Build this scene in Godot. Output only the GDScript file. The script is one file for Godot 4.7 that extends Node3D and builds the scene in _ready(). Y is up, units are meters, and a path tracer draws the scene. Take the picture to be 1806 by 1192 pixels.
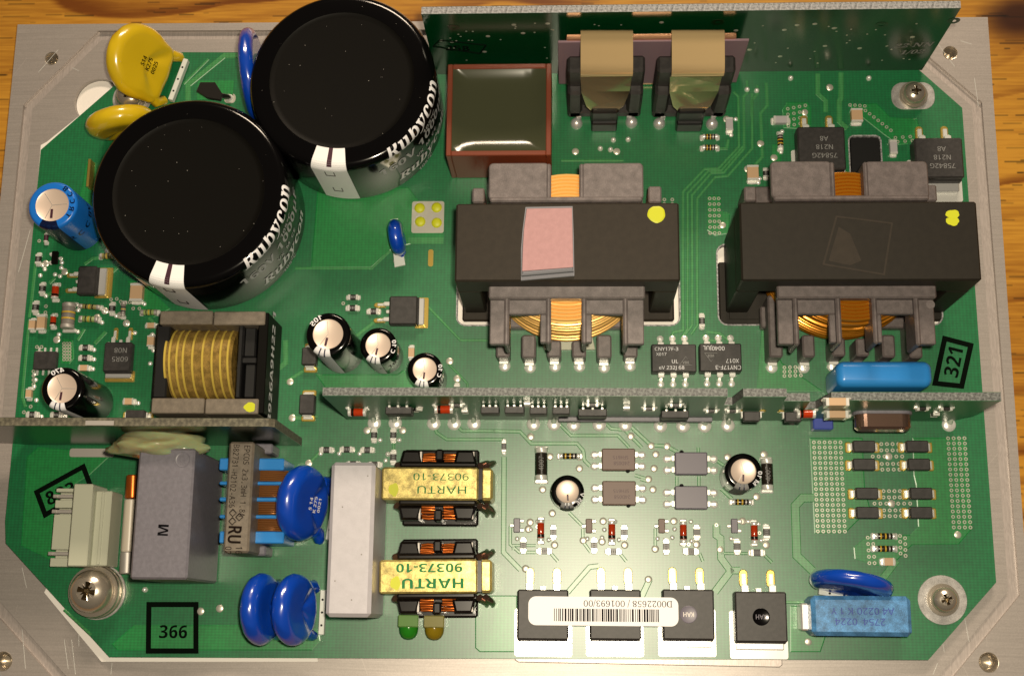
extends Node3D
# A power supply board on its milled aluminium plate, seen close up from above. All helper sizes are millimetres; MM turns them into metres.

const MM := 0.001
var M := {}
var meshes := {}
var used := {}
var small := []          # the small parts, labelled at the end from what stands beside them
var marks := []          # what can be found easily: [words, x, z]
var rng := RandomNumberGenerator.new()
var text_cache := {}


func V2(x: float, y: float) -> Vector2:
	return Vector2(x, y)


# ------------------------------------------------------------------ shapes
class Shape:
	var s := SurfaceTool.new()
	var t := Transform3D.IDENTITY
	var group := 0

	func _init(move := Vector3.ZERO):
		s.begin(Mesh.PRIMITIVE_TRIANGLES)
		t.origin = move

	func tri(a: Vector3, b: Vector3, c: Vector3):
		s.add_vertex(t * a * 0.001); s.add_vertex(t * b * 0.001); s.add_vertex(t * c * 0.001)

	func flat():
		s.set_smooth_group(0xFFFFFFFF)

	func face(pts: Array, inside: Vector3):   # a flat convex face, turned away from the point inside
		var n: Vector3 = (pts[1] - pts[0]).cross(pts[2] - pts[0])
		var out: bool = n.dot(pts[0] - inside) > 0.0
		for i in range(1, pts.size() - 1):
			if out: tri(pts[0], pts[i + 1], pts[i])
			else: tri(pts[0], pts[i], pts[i + 1])

	func box(c: Vector3, size: Vector3, ch := 0.0):
		flat()
		var h := size * 0.5
		ch = minf(ch, minf(h.x, minf(h.y, h.z)) * 0.9)
		var r := h - Vector3(ch, ch, ch)
		var p := func(sx: float, sy: float, sz: float, ax: int) -> Vector3:
			return c + Vector3(sx * (h.x if ax == 0 else r.x), sy * (h.y if ax == 1 else r.y), sz * (h.z if ax == 2 else r.z))
		for q in [-1.0, 1.0]:
			face([p.call(q, -1, -1, 0), p.call(q, 1, -1, 0), p.call(q, 1, 1, 0), p.call(q, -1, 1, 0)], c)
			face([p.call(-1, q, -1, 1), p.call(1, q, -1, 1), p.call(1, q, 1, 1), p.call(-1, q, 1, 1)], c)
			face([p.call(-1, -1, q, 2), p.call(1, -1, q, 2), p.call(1, 1, q, 2), p.call(-1, 1, q, 2)], c)
			if ch > 0.0:
				for w in [-1.0, 1.0]:
					face([p.call(q, w, -1, 0), p.call(q, w, 1, 0), p.call(q, w, 1, 1), p.call(q, w, -1, 1)], c)
					face([p.call(q, -1, w, 0), p.call(q, 1, w, 0), p.call(q, 1, w, 2), p.call(q, -1, w, 2)], c)
					face([p.call(-1, q, w, 1), p.call(1, q, w, 1), p.call(1, q, w, 2), p.call(-1, q, w, 2)], c)
					for k in [-1.0, 1.0]:
						face([p.call(q, w, k, 0), p.call(q, w, k, 1), p.call(q, w, k, 2)], c)

	func block(cx: float, cz: float, w: float, d: float, y0: float, y1: float, ch := 0.0):
		box(Vector3(cx, (y0 + y1) * 0.5, cz), Vector3(w, y1 - y0, d), ch)

	func prism(poly: Array, y0: float, y1: float, bevel := 0.0, inset := -1.0):
		if inset < 0.0: inset = bevel
		flat()
		var p := PackedVector2Array(poly)
		if Geometry2D.is_polygon_clockwise(p): p.reverse()
		var n := p.size()
		var inner := PackedVector2Array()
		for i in n:
			var a := (p[i] - p[(i + n - 1) % n]).normalized()
			var b := (p[(i + 1) % n] - p[i]).normalized()
			var na := Vector2(-a.y, a.x)
			var m := (na + Vector2(-b.y, b.x)).normalized()
			inner.append(p[i] + m * inset / maxf(m.dot(na), 0.4))
		var side := Vector2.ZERO
		for i in n:
			var j := (i + 1) % n
			var mid3 := Vector3((p[i].x + p[j].x) * 0.5, (y0 + y1) * 0.5, (p[i].y + p[j].y) * 0.5)
			var e := (p[j] - p[i]).normalized()
			var ins := mid3 + Vector3(-e.y, 0, e.x)
			face([Vector3(p[i].x, y0, p[i].y), Vector3(p[j].x, y0, p[j].y), Vector3(p[j].x, y1 - bevel, p[j].y), Vector3(p[i].x, y1 - bevel, p[i].y)], ins)
			if bevel > 0.0:
				face([Vector3(p[i].x, y1 - bevel, p[i].y), Vector3(p[j].x, y1 - bevel, p[j].y), Vector3(inner[j].x, y1, inner[j].y), Vector3(inner[i].x, y1, inner[i].y)], ins - Vector3(0, 1, 0))
		var k := Geometry2D.triangulate_polygon(inner)
		for i in range(0, k.size(), 3):
			face([Vector3(inner[k[i]].x, y1, inner[k[i]].y), Vector3(inner[k[i + 1]].x, y1, inner[k[i + 1]].y), Vector3(inner[k[i + 2]].x, y1, inner[k[i + 2]].y)], Vector3(inner[k[i]].x, y1 - 1, inner[k[i]].y))
			face([Vector3(p[k[i]].x, y0, p[k[i]].y), Vector3(p[k[i + 1]].x, y0, p[k[i + 1]].y), Vector3(p[k[i + 2]].x, y0, p[k[i + 2]].y)], Vector3(p[k[i]].x, y0 + 1, p[k[i]].y))

	# a profile of (radius, y) turned about y, or only from a0 to a1; out > 0 lifts it off the profile
	func lathe(profile: Array, segs := 32, at := Vector3.ZERO, turn := Basis.IDENTITY, a0 := 0.0, a1 := TAU, out := 0.0):
		var whole := absf(a1 - a0 - TAU) < 0.001
		group += 1
		s.set_smooth_group(group)
		var pr := profile
		for i in range(pr.size() - 1):
			var p: Vector2 = pr[i]
			var q: Vector2 = pr[i + 1]
			if i > 0 and absf((pr[i] - pr[i - 1]).angle_to(q - p)) > 0.6:
				group += 1
				s.set_smooth_group(group)
			var nn := Vector2((q - p).y, -(q - p).x).normalized() * out
			p += nn; q += nn
			for k in segs:
				var u := a0 + (a1 - a0) * k / segs
				var v := a0 + (a1 - a0) * ((k + 1) % segs if whole else k + 1) / segs
				if whole and k == segs - 1: v = a0
				var A := at + turn * Vector3(p.x * cos(u), p.y, p.x * sin(u))
				var B := at + turn * Vector3(p.x * cos(v), p.y, p.x * sin(v))
				var Cc := at + turn * Vector3(q.x * cos(v), q.y, q.x * sin(v))
				var D := at + turn * Vector3(q.x * cos(u), q.y, q.x * sin(u))
				if p.x > 0.0001: tri(A, B, Cc)
				if q.x > 0.0001: tri(A, Cc, D)

	func cyl(c: Vector3, r: float, y0: float, y1: float, segs := 20, ch := 0.0):
		lathe([Vector2(0, y0), Vector2(r, y0), Vector2(r, y1 - ch), Vector2(r - ch, y1), Vector2(0, y1)] if ch > 0.0 else [Vector2(0, y0), Vector2(r, y0), Vector2(r, y1), Vector2(0, y1)], segs, c)

	func dome(c: Vector3, r: float, h: float, segs := 14, rings := 5):
		var pr := []
		for i in rings + 1:
			var a := PI * 0.5 * i / rings
			pr.append(Vector2(r * cos(a), h * sin(a)))
		pr[rings].x = 0.0
		lathe(pr, segs, c)

	func tube(path: Array, r: float, segs := 8, r_end := -1.0):
		group += 1
		s.set_smooth_group(group)
		var rings := []
		var n := path.size()
		var side := Vector3.ZERO
		for i in n:
			var d: Vector3 = (path[mini(i + 1, n - 1)] - path[maxi(i - 1, 0)]).normalized()
			if side == Vector3.ZERO:
				side = d.cross(Vector3(0.13, 0.9, 0.31)).normalized()
			side = (side - d * side.dot(d)).normalized()
			var up := d.cross(side)
			var rr := r if r_end < 0.0 else lerpf(r, r_end, float(i) / (n - 1))
			var ring := []
			for k in segs:
				ring.append(path[i] + (side * cos(TAU * k / segs) + up * sin(TAU * k / segs)) * rr)
			rings.append(ring)
		for i in n - 1:
			for k in segs:
				var j := (k + 1) % segs
				tri(rings[i][k], rings[i + 1][j], rings[i][j])
				tri(rings[i][k], rings[i + 1][k], rings[i + 1][j])
		flat()
		for e in [0, n - 1]:
			for k in range(1, segs - 1):
				if e == 0: tri(rings[e][0], rings[e][k], rings[e][k + 1])
				else: tri(rings[e][0], rings[e][k + 1], rings[e][k])

	# a flat strip of the given width along a line of points, lying at height y
	func ribbon(path: Array, w: float, y: float, thick := 0.05, round_ends := false, slope := 0.0):
		flat()
		var n := path.size()
		var L := []
		var Rr := []
		var L2 := []
		var R2 := []
		for i in n:
			var a: Vector2 = (path[i] - path[maxi(i - 1, 0)]).normalized() if i > 0 else (path[1] - path[0]).normalized()
			var b: Vector2 = (path[mini(i + 1, n - 1)] - path[i]).normalized() if i < n - 1 else a
			var na := Vector2(-a.y, a.x)
			var m := (na + Vector2(-b.y, b.x)).normalized()
			var k := w * 0.5 / maxf(m.dot(na), 0.5)
			L.append(path[i] + m * k); Rr.append(path[i] - m * k)
			var k2 := k * maxf(0.3, 1.0 - slope * 2.0 / w)
			L2.append(path[i] + m * k2); R2.append(path[i] - m * k2)
		var y1 := y + thick
		for i in n - 1:
			var inside := Vector3((L[i].x + Rr[i + 1].x) * 0.5, y, (L[i].y + Rr[i + 1].y) * 0.5)
			face([Vector3(L2[i].x, y1, L2[i].y), Vector3(L2[i + 1].x, y1, L2[i + 1].y), Vector3(R2[i + 1].x, y1, R2[i + 1].y), Vector3(R2[i].x, y1, R2[i].y)], inside - Vector3(0, 1, 0))
			face([Vector3(L[i].x, y, L[i].y), Vector3(L[i + 1].x, y, L[i + 1].y), Vector3(L2[i + 1].x, y1, L2[i + 1].y), Vector3(L2[i].x, y1, L2[i].y)], inside)
			face([Vector3(Rr[i].x, y, Rr[i].y), Vector3(Rr[i + 1].x, y, Rr[i + 1].y), Vector3(R2[i + 1].x, y1, R2[i + 1].y), Vector3(R2[i].x, y1, R2[i].y)], inside)
		if round_ends:
			for e in [path[0], path[n - 1]]:
				cyl(Vector3(e.x, 0, e.y), w * 0.5, y, y1 - 0.001, 12)

	func pill(a: Vector3, size: Vector3, r: float, seg := 4):   # box with rounded edges, by a grown sphere
		group += 1
		s.set_smooth_group(group)
		var h := size * 0.5 - Vector3(r, r, r)
		var rows := []
		for i in range(-seg, seg + 1):
			var la := PI * 0.5 * i / seg
			for top in ([-1, 1] if i == 0 else [signi(i)]):
				var row := []
				for k in 4:
					for j in seg + 1:
						var lo := PI * 0.5 * k + PI * 0.5 * j / seg
						var sx := 1.0 if k == 0 or k == 3 else -1.0
						var sz := 1.0 if k < 2 else -1.0
						row.append(a + Vector3(sx * h.x + r * cos(la) * cos(lo), top * h.y + r * sin(la), sz * h.z + r * cos(la) * sin(lo)))
				rows.append(row)
		for i in rows.size() - 1:
			var n: int = rows[i].size()
			for k in n:
				var j := (k + 1) % n
				tri(rows[i][k], rows[i][j], rows[i + 1][j])
				tri(rows[i][k], rows[i + 1][j], rows[i + 1][k])
		for e in [0, rows.size() - 1]:
			var n: int = rows[e].size()
			for k in range(1, n - 1):
				if e == 0: tri(rows[e][0], rows[e][k + 1], rows[e][k])
				else: tri(rows[e][0], rows[e][k], rows[e][k + 1])

	func done() -> ArrayMesh:
		s.generate_normals()
		return s.commit()


func rrect(cx: float, cz: float, w: float, d: float, r: float, seg := 4) -> Array:
	var out := []
	for k in 4:
		var c := Vector2(cx + (w * 0.5 - r) * (1 if k == 0 or k == 3 else -1), cz + (d * 0.5 - r) * (1 if k < 2 else -1))
		for j in seg + 1:
			var a := PI * 0.5 * (k + float(j) / seg)
			out.append(c + Vector2(cos(a), sin(a)) * r)
	return out


func ring_poly(cx: float, cz: float, rx: float, rz: float, n := 24, wobble := 0.0) -> Array:
	var out := []
	for i in n:
		var a := TAU * i / n
		var k := 1.0 + wobble * (sin(a * 3.0 + cx) * 0.6 + sin(a * 5.0 + cz) * 0.4 + sin(a * 9.0) * 0.25)
		out.append(Vector2(cx + cos(a) * rx * k, cz + sin(a) * rz * k))
	return out


# lettering: every point of the flat text (millimetres, x along the line, y up the letters) is laid out by place
func letters(words: String, size: float, place: Callable, serif := false, mono := false, bold := true, slant := 0.0, fine := 0.0) -> ArrayMesh:
	var key := "%s %s %s %s" % [words, serif, mono, bold]
	if not text_cache.has(key):
		var tm := TextMesh.new()
		tm.text = words
		tm.font_size = 40
		tm.pixel_size = 0.01
		tm.depth = 0.0
		tm.curve_step = 4.0
		var f := SystemFont.new()
		f.font_names = PackedStringArray(["Droid Sans Mono" if mono else ("Droid Serif" if serif else "Droid Sans")])
		f.font_weight = 700 if bold and not mono else 400
		tm.font = f
		text_cache[key] = [tm.surface_get_arrays(0), tm.get_aabb()]
	var arr: Array = text_cache[key][0]
	var bb: AABB = text_cache[key][1]
	var k := size / 0.29     # capital height of the font at this size
	var c := bb.position + bb.size * 0.5
	var s := SurfaceTool.new()
	s.begin(Mesh.PRIMITIVE_TRIANGLES)
	s.set_smooth_group(0xFFFFFFFF)
	var vs: PackedVector3Array = arr[Mesh.ARRAY_VERTEX]
	var ix = arr[Mesh.ARRAY_INDEX]
	var n: int = ix.size() if ix != null and ix.size() else vs.size()
	var flat_pts := []
	for i in n:
		var v: Vector3 = vs[ix[i]] if ix != null and ix.size() else vs[i]
		flat_pts.append(Vector2((v.x - c.x) * k, (v.y - c.y) * k))
	var todo := []
	for i in range(0, n, 3): todo.append([flat_pts[i], flat_pts[i + 1], flat_pts[i + 2]])
	while todo.size():
		var t: Array = todo.pop_back()
		var e := [t[0].distance_to(t[1]), t[1].distance_to(t[2]), t[2].distance_to(t[0])]
		var longest: int = 0 if e[0] >= e[1] and e[0] >= e[2] else (1 if e[1] >= e[2] else 2)
		if fine > 0.0 and e[longest] > fine:      # cut small, so that letters follow a curved side
			var a: Vector2 = t[longest]
			var b: Vector2 = t[(longest + 1) % 3]
			var o: Vector2 = t[(longest + 2) % 3]
			todo.append([a, (a + b) * 0.5, o])
			todo.append([(a + b) * 0.5, b, o])
			continue
		for q in t: s.add_vertex(place.call(q.x + q.y * slant, q.y) * MM)
	s.generate_normals()
	return s.commit()


func flat_text(words: String, size: float, c: Vector3, deg := 0.0, stretch := 1.0, serif := false, mono := false, bold := true) -> ArrayMesh:
	var b := Basis(Vector3.UP, deg_to_rad(deg))
	return letters(words, size, func(x, y): return c + b * Vector3(x * stretch, 0.0, -y), serif, mono, bold)


func wall_text(words: String, size: float, c: Vector3, along: Vector3, up: Vector3, serif := false) -> ArrayMesh:
	return letters(words, size, func(x, y): return c + along * x + up * y, serif)


# ------------------------------------------------------------------ nodes
func part(called: String, mesh: Mesh, m: Material, parent: Node3D, at := Vector3.ZERO) -> MeshInstance3D:
	var o := MeshInstance3D.new()
	o.name = numbered(called, parent)
	o.mesh = mesh
	o.material_override = m
	o.position = at * MM
	parent.add_child(o, true)
	return o


func numbered(called: String, parent: Node) -> String:
	var key := called if parent == self else "%d/%s" % [parent.get_instance_id(), called]
	var n: int = used.get(key, 0)
	used[key] = n + 1
	return called if n == 0 else "%s_%03d" % [called, n]


func thing(called: String, label: String, category: String, x := 0.0, z := 0.0, group := "", y := 0.0) -> Node3D:
	var o := Node3D.new()
	o.name = numbered(called, self)
	o.position = Vector3(x, y, z) * MM
	o.set_meta("label", label)
	o.set_meta("category", category)
	if group: o.set_meta("group", group)
	add_child(o, true)
	return o


func on(o: Node3D) -> Shape:      # a shape given in the board's own millimetres, kept in the thing's axes
	return Shape.new(-o.position / MM)


func rel(o: Node3D) -> Vector3:
	return -o.position / MM


func shared(key: String, make: Callable) -> Mesh:
	if not meshes.has(key):
		var b := Shape.new()
		make.call(b)
		meshes[key] = b.done()
	return meshes[key]


func mark(words: String, x: float, z: float):
	marks.append([words, x, z])


# ------------------------------------------------------------------ materials
func mat(key: String, c: Color, rough := 0.5, metal := 0.0, spec := 0.5) -> StandardMaterial3D:
	var m := StandardMaterial3D.new()
	m.albedo_color = c
	m.roughness = rough
	m.metallic = metal
	m.metallic_specular = spec
	m.resource_name = key
	M[key] = m
	return m


func tri_tex(m: StandardMaterial3D, tex: Texture2D, tile_mm: Vector3, world := false, sharp := 8.0):
	m.albedo_texture = tex
	m.uv1_triplanar = true
	m.uv1_world_triplanar = world
	m.uv1_triplanar_sharpness = sharp
	m.uv1_scale = Vector3(1000.0 / tile_mm.x, 1000.0 / tile_mm.y, 1000.0 / tile_mm.z)


func noise(seed_: int, freq: float, oct := 4, kind := FastNoiseLite.TYPE_SIMPLEX_SMOOTH) -> FastNoiseLite:
	var f := FastNoiseLite.new()
	f.seed = seed_
	f.frequency = freq
	f.noise_type = kind
	f.fractal_octaves = oct
	return f


func grain(w: int, h: int, seed_: int, fx: float, fy: float, lo: float, hi: float, warm := Color.WHITE) -> Image:   # seamless streaks
	var im := Image.create(w, h, false, Image.FORMAT_RGB8)
	var f := noise(seed_, 1.0, 4)
	for y in h:
		for x in w:
			var u := float(x) / w
			var v := float(y) / h
			var a := 0.0
			for q in [[0.0, 1.0]]:
				a = f.get_noise_3d(cos(u * TAU) * fx, sin(u * TAU) * fx + v * fy, cos(v * TAU) * 2.0)
			var b := f.get_noise_3d(cos(u * TAU) * fx, sin(u * TAU) * fx + (v - 1.0) * fy, cos(v * TAU) * 2.0)
			var k := lerpf(a, b, smoothstep(0.8, 1.0, v)) * 0.5 + 0.5
			var g := lerpf(lo, hi, clampf(k, 0, 1))
			im.set_pixel(x, y, Color(g * warm.r, g * warm.g, g * warm.b))
	return im


func speckle(n: int, seed_: int, base: float, dev: float, dots := 0, dot := 1.0) -> ImageTexture:
	var r := RandomNumberGenerator.new()
	r.seed = seed_
	var f := noise(seed_, 0.03, 3).get_seamless_image(n, n)
	var im := Image.create(n, n, false, Image.FORMAT_RGB8)
	for y in n:
		for x in n:
			var g := clampf(base + r.randf_range(-dev, dev) + (f.get_pixel(x, y).r - 0.5) * dev * 2.0, 0, 1)
			im.set_pixel(x, y, Color(g, g, g))
	for i in dots:
		var x := r.randi_range(0, n - 2)
		var y := r.randi_range(0, n - 2)
		im.set_pixel(x, y, Color(dot, dot, dot))
	return ImageTexture.create_from_image(im)


func make_materials():
	mat("white_print", Color(0.86, 0.86, 0.88), 0.8, 0.0, 0.2)
	mat("grey_print", Color(0.52, 0.52, 0.52), 0.8, 0.0, 0.2)
	mat("pale_print", Color(0.70, 0.71, 0.72), 0.8, 0.0, 0.2)
	mat("ink", Color(0.02, 0.045, 0.025), 0.85, 0.0, 0.15)
	mat("dark_ink", Color(0.05, 0.05, 0.06), 0.85, 0.0, 0.15)
	mat("print_black", Color(0.10, 0.09, 0.10), 0.9, 0.0, 0.1)
	mat("maroon_ink", Color(0.23, 0.08, 0.15), 0.5)
	mat("green_ink", Color(0.20, 0.48, 0.30), 0.85, 0.0, 0.2)
	mat("tin", Color(0.84, 0.84, 0.84), 0.32, 0.6)
	mat("bright_tin", Color(0.95, 0.95, 0.93), 0.26, 0.5)
	mat("dull_tin", Color(0.70, 0.68, 0.66), 0.5, 0.55)
	mat("pad", Color(0.82, 0.81, 0.76), 0.35, 0.6)
	mat("gold_pad", Color(0.88, 0.76, 0.40), 0.30, 0.8)
	mat("steel", Color(0.76, 0.72, 0.66), 0.24, 0.75)
	mat("dark_steel", Color(0.20, 0.19, 0.18), 0.3, 0.6)
	mat("black", Color(0.055, 0.055, 0.06), 0.42)
	mat("satin_black", Color(0.035, 0.03, 0.022), 0.5, 0.0, 0.22)
	mat("gloss_black", Color(0.025, 0.022, 0.024), 0.13, 0.0, 0.42)
	tri_tex(mat("epoxy_black", Color(0.215, 0.205, 0.205), 0.5), speckle(128, 5, 0.82, 0.12), Vector3(6, 6, 6))
	tri_tex(mat("ferrite", Color(0.20, 0.175, 0.145), 0.55, 0.0, 0.35), speckle(256, 6, 0.88, 0.05, 220, 1.0), Vector3(16, 16, 16))
	tri_tex(mat("dark_ferrite", Color(0.14, 0.125, 0.10), 0.55, 0.0, 0.35), speckle(256, 7, 0.88, 0.05, 160, 1.0), Vector3(16, 16, 16))
	tri_tex(mat("grey_ferrite", Color(0.50, 0.46, 0.41), 0.5), speckle(256, 8, 0.85, 0.08, 60, 1.0), Vector3(14, 14, 14))
	tri_tex(mat("bobbin", Color(0.50, 0.465, 0.465), 0.46), speckle(256, 9, 0.84, 0.10), Vector3(18, 18, 18))
	tri_tex(mat("dark_bobbin", Color(0.42, 0.385, 0.385), 0.48), speckle(256, 10, 0.84, 0.10), Vector3(18, 18, 18))
	mat("black_bobbin", Color(0.075, 0.06, 0.055), 0.22)
	mat("copper", Color(0.97, 0.76, 0.44), 0.3, 0.4)
	mat("amber_copper", Color(0.72, 0.46, 0.10), 0.2, 0.6)
	mat("red_copper", Color(0.80, 0.42, 0.16), 0.28, 0.75)
	mat("brown_copper", Color(0.62, 0.42, 0.24), 0.28, 0.6)
	tri_tex(mat("tape", Color(0.60, 0.49, 0.25), 0.25), speckle(128, 17, 0.82, 0.16), Vector3(9, 9, 9))
	mat("tape_edge", Color(0.72, 0.63, 0.28), 0.25)
	for q in [["blue_epoxy", Color(0.03, 0.24, 0.66)], ["yellow_epoxy", Color(0.80, 0.68, 0.09)], ["blue_sleeve", Color(0.10, 0.42, 0.78)], ["light_blue", Color(0.17, 0.49, 0.78)], ["violet_blue", Color(0.25, 0.31, 0.62)]]:
		mat(q[0], q[1], 0.28)
	M.blue_epoxy.clearcoat_enabled = true
	M.blue_epoxy.clearcoat_roughness = 0.12
	M.yellow_epoxy.clearcoat_enabled = true
	M.yellow_epoxy.clearcoat_roughness = 0.12
	mat("dark_blue", Color(0.02, 0.06, 0.20), 0.3)
	tri_tex(mat("grainy_blue", Color(0.36, 0.62, 0.86), 0.45), speckle(128, 11, 0.78, 0.16, 260, 1.0), Vector3(9, 9, 9))
	tri_tex(mat("pale_grey", Color(0.76, 0.75, 0.78), 0.45), speckle(128, 12, 0.93, 0.02), Vector3(10, 10, 10))
	tri_tex(mat("mid_grey", Color(0.48, 0.47, 0.51), 0.42), speckle(128, 13, 0.88, 0.05), Vector3(5, 5, 5))
	mat("card", Color(0.78, 0.80, 0.78), 0.8)
	mat("cream_nylon", Color(0.70, 0.71, 0.64), 0.35)
	mat("nylon_slot", Color(0.42, 0.44, 0.30), 0.5)
	mat("ceramic_white", Color(0.78, 0.74, 0.68), 0.35)
	mat("glue", Color(0.58, 0.585, 0.44), 0.1)
	M.glue.subsurf_scatter_enabled = true
	M.glue.subsurf_scatter_strength = 0.6
	mat("red_case", Color(0.44, 0.21, 0.13), 0.4)
	mat("potting", Color(0.24, 0.25, 0.18), 0.14)
	tri_tex(mat("pink", Color(0.74, 0.57, 0.58), 0.8), speckle(128, 14, 0.92, 0.025), Vector3(6, 6, 6))
	mat("pad_grey", Color(0.50, 0.50, 0.53), 0.8)
	mat("mauve", Color(0.52, 0.43, 0.47), 0.7)
	mat("copper_plate", Color(0.82, 0.62, 0.48), 0.35, 0.8)
	mat("spring", Color(0.90, 0.78, 0.58), 0.24, 0.4)
	mat("polished_spring", Color(0.88, 0.82, 0.66), 0.12, 0.8)
	mat("yellow_paint", Color(0.74, 0.76, 0.09), 0.5)
	tri_tex(mat("brass_label", Color(0.90, 0.82, 0.50), 0.34, 0.5), speckle(128, 41, 0.80, 0.20), Vector3(9, 9, 9))
	mat("tan_ceramic", Color(0.72, 0.60, 0.47), 0.45)
	mat("grey_ceramic", Color(0.66, 0.65, 0.66), 0.4)
	mat("brown_plastic", Color(0.44, 0.36, 0.33), 0.5)
	mat("resistor_top", Color(0.13, 0.12, 0.11), 0.35)
	mat("violet_chip", Color(0.40, 0.38, 0.43), 0.4)
	mat("red_glass", Color(0.66, 0.20, 0.07), 0.14)
	mat("band_black", Color(0.10, 0.07, 0.05), 0.2)
	mat("olive", Color(0.50, 0.48, 0.30), 0.35)
	mat("leaf_green", Color(0.52, 0.60, 0.36), 0.35)
	mat("melf_grey", Color(0.47, 0.45, 0.43), 0.35)
	mat("melf_black", Color(0.14, 0.12, 0.10), 0.25)
	mat("band_gold", Color(0.75, 0.62, 0.20), 0.35)
	mat("can", Color(0.56, 0.45, 0.40), 0.25, 0.85)
	mat("hole", Color(0.01, 0.01, 0.01), 0.9)
	mat("led_green", Color(0.14, 0.47, 0.10), 0.15)
	mat("led_amber", Color(0.50, 0.42, 0.07), 0.15)
	mat("led_clear", Color(0.38, 0.53, 0.28), 0.2)
	mat("amber_clear", Color(0.50, 0.48, 0.26), 0.2)
	mat("paper", Color(0.93, 0.93, 0.94), 0.55)
	mat("sheet", Color(0.90, 0.88, 0.86), 0.6)
	# solder mask over the woven glass laminate
	var weave := Image.create(256, 256, false, Image.FORMAT_RGB8)
	var wr := RandomNumberGenerator.new()
	wr.seed = 3
	var wn := noise(21, 0.02, 3).get_seamless_image(256, 256)
	for y in 256:
		for x in 256:
			var g := 0.86 + 0.035 * cos(TAU * x * 12 / 256.0) + 0.045 * cos(TAU * y * 16 / 256.0) + wr.randf_range(-0.025, 0.025) + (wn.get_pixel(x, y).r - 0.5) * 0.10
			weave.set_pixel(x, y, Color(g, g, g))
	var wt := ImageTexture.create_from_image(weave)
	var bump := weave.duplicate()
	bump.bump_map_to_normal_map(0.6)
	var bt := ImageTexture.create_from_image(bump)
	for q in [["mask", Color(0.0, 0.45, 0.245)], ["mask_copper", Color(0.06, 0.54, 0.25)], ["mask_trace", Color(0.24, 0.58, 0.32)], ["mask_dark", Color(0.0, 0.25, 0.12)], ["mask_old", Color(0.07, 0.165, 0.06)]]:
		var m := mat(q[0], q[1], 0.375, 0.0, 0.76)
		tri_tex(m, wt, Vector3(9, 9, 9))
		m.normal_enabled = true
		m.normal_texture = bt
		m.normal_scale = 0.35
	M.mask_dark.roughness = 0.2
	M.mask_old.roughness = 0.22
	tri_tex(mat("laminate", Color(0.74, 0.74, 0.75), 0.6), speckle(128, 31, 0.72, 0.28), Vector3(3, 3, 3))
	tri_tex(mat("grey_laminate", Color(0.52, 0.535, 0.53), 0.55), speckle(128, 34, 0.72, 0.28), Vector3(3, 3, 3))
	tri_tex(mat("old_laminate", Color(0.47, 0.45, 0.38), 0.6), speckle(128, 32, 0.75, 0.22), Vector3(5, 5, 5))
	# brushed aluminium with scratches
	var al := grain(512, 512, 51, 0.6, 150.0, 0.88, 1.0)
	var r := RandomNumberGenerator.new()
	r.seed = 9
	for y in 512:
		for x in 512:
			var c := al.get_pixel(x, y)
			var n := r.randf_range(0.95, 1.03)
			al.set_pixel(x, y, Color(c.r * n, c.g * n, c.b * n))
	for i in 16:
		var p := Vector2(r.randf() * 512, r.randf() * 512)
		var d := Vector2.from_angle(r.randf_range(0.9, 2.3))
		for k in r.randi_range(14, 60):
			al.set_pixel(int(p.x) & 511, int(p.y) & 511, Color(1, 1, 1))
			p += d
	var alt := ImageTexture.create_from_image(al)
	tri_tex(mat("aluminium", Color(0.71, 0.68, 0.66), 0.45, 0.5), alt, Vector3(60, 60, 60))
	tri_tex(mat("milled", Color(0.80, 0.76, 0.74), 0.42, 0.5), ImageTexture.create_from_image(grain(256, 256, 52, 9.0, 1.0, 0.80, 1.0)), Vector3(18, 18, 18))
	tri_tex(mat("washer", Color(0.80, 0.79, 0.78), 0.4, 0.5), speckle(64, 33, 0.85, 0.10), Vector3(5, 5, 5))
	# varnished pine: long grain, broad bands and two knots
	var wood := Image.create(1024, 1024, false, Image.FORMAT_RGB8)
	var n1 := noise(61, 1.0, 4)
	var n2 := noise(62, 1.0, 3)
	var knots := [[0.845, 0.265, 1.0], [0.17, 0.285, 0.6], [0.90, 0.62, 0.5]]
	for y in 1024:
		for x in 1024:
			var u := x / 1024.0
			var v := y / 1024.0
			var bend := n2.get_noise_2d(u * 1.6, v * 2.2) * 0.05
			var dark := 0.0
			for kn in knots:
				var dx: float = u - kn[0]
				var dy: float = v - kn[1]
				bend += 0.018 * kn[2] * exp(-(dx * dx * 220.0 + dy * dy * 1400.0)) * signf(dy)
				var d := Vector2(dx * 1.0, dy * 1.5).length() + n1.get_noise_2d(u * 11.0, v * 11.0) * 0.007
				dark = maxf(dark, smoothstep(0.036 * kn[2], 0.008, d))
			var q := (v + bend) * 42.0 + n1.get_noise_2d(u * 2.0, v * 6.0) * 0.7
			var f := fposmod(q, 1.0)
			var line := smoothstep(0.55, 0.93, f) * smoothstep(1.0, 0.95, f)      # late wood: a thin dark edge to each ring
			line *= 1.5 * clampf(n2.get_noise_2d(floor(q) * 3.7, u * 1.4) + 0.12, 0.0, 0.6)
			var fine := n1.get_noise_2d(u * 16.0, v * 460.0)
			var tone := n2.get_noise_2d(u * 1.2 + 9.0, v * 7.0)
			var c := Color(0.74, 0.535, 0.185).lerp(Color(0.42, 0.23, 0.05), clampf(line * 0.85 + 0.34 * fine - 0.25 * tone + 0.16, 0.0, 1.0))
			wood.set_pixel(x, y, c.lerp(Color(0.17, 0.065, 0.02), dark * 0.9))
	for i in 5200:      # pores: short dark dashes along the grain
		var px := r.randi_range(0, 1023)
		var py := r.randi_range(0, 1023)
		var k := r.randf_range(0.55, 0.88)
		for j in r.randi_range(4, 22):
			var c := wood.get_pixel((px + j) & 1023, py)
			wood.set_pixel((px + j) & 1023, py, Color(c.r * k, c.g * k, c.b * k))
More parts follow.
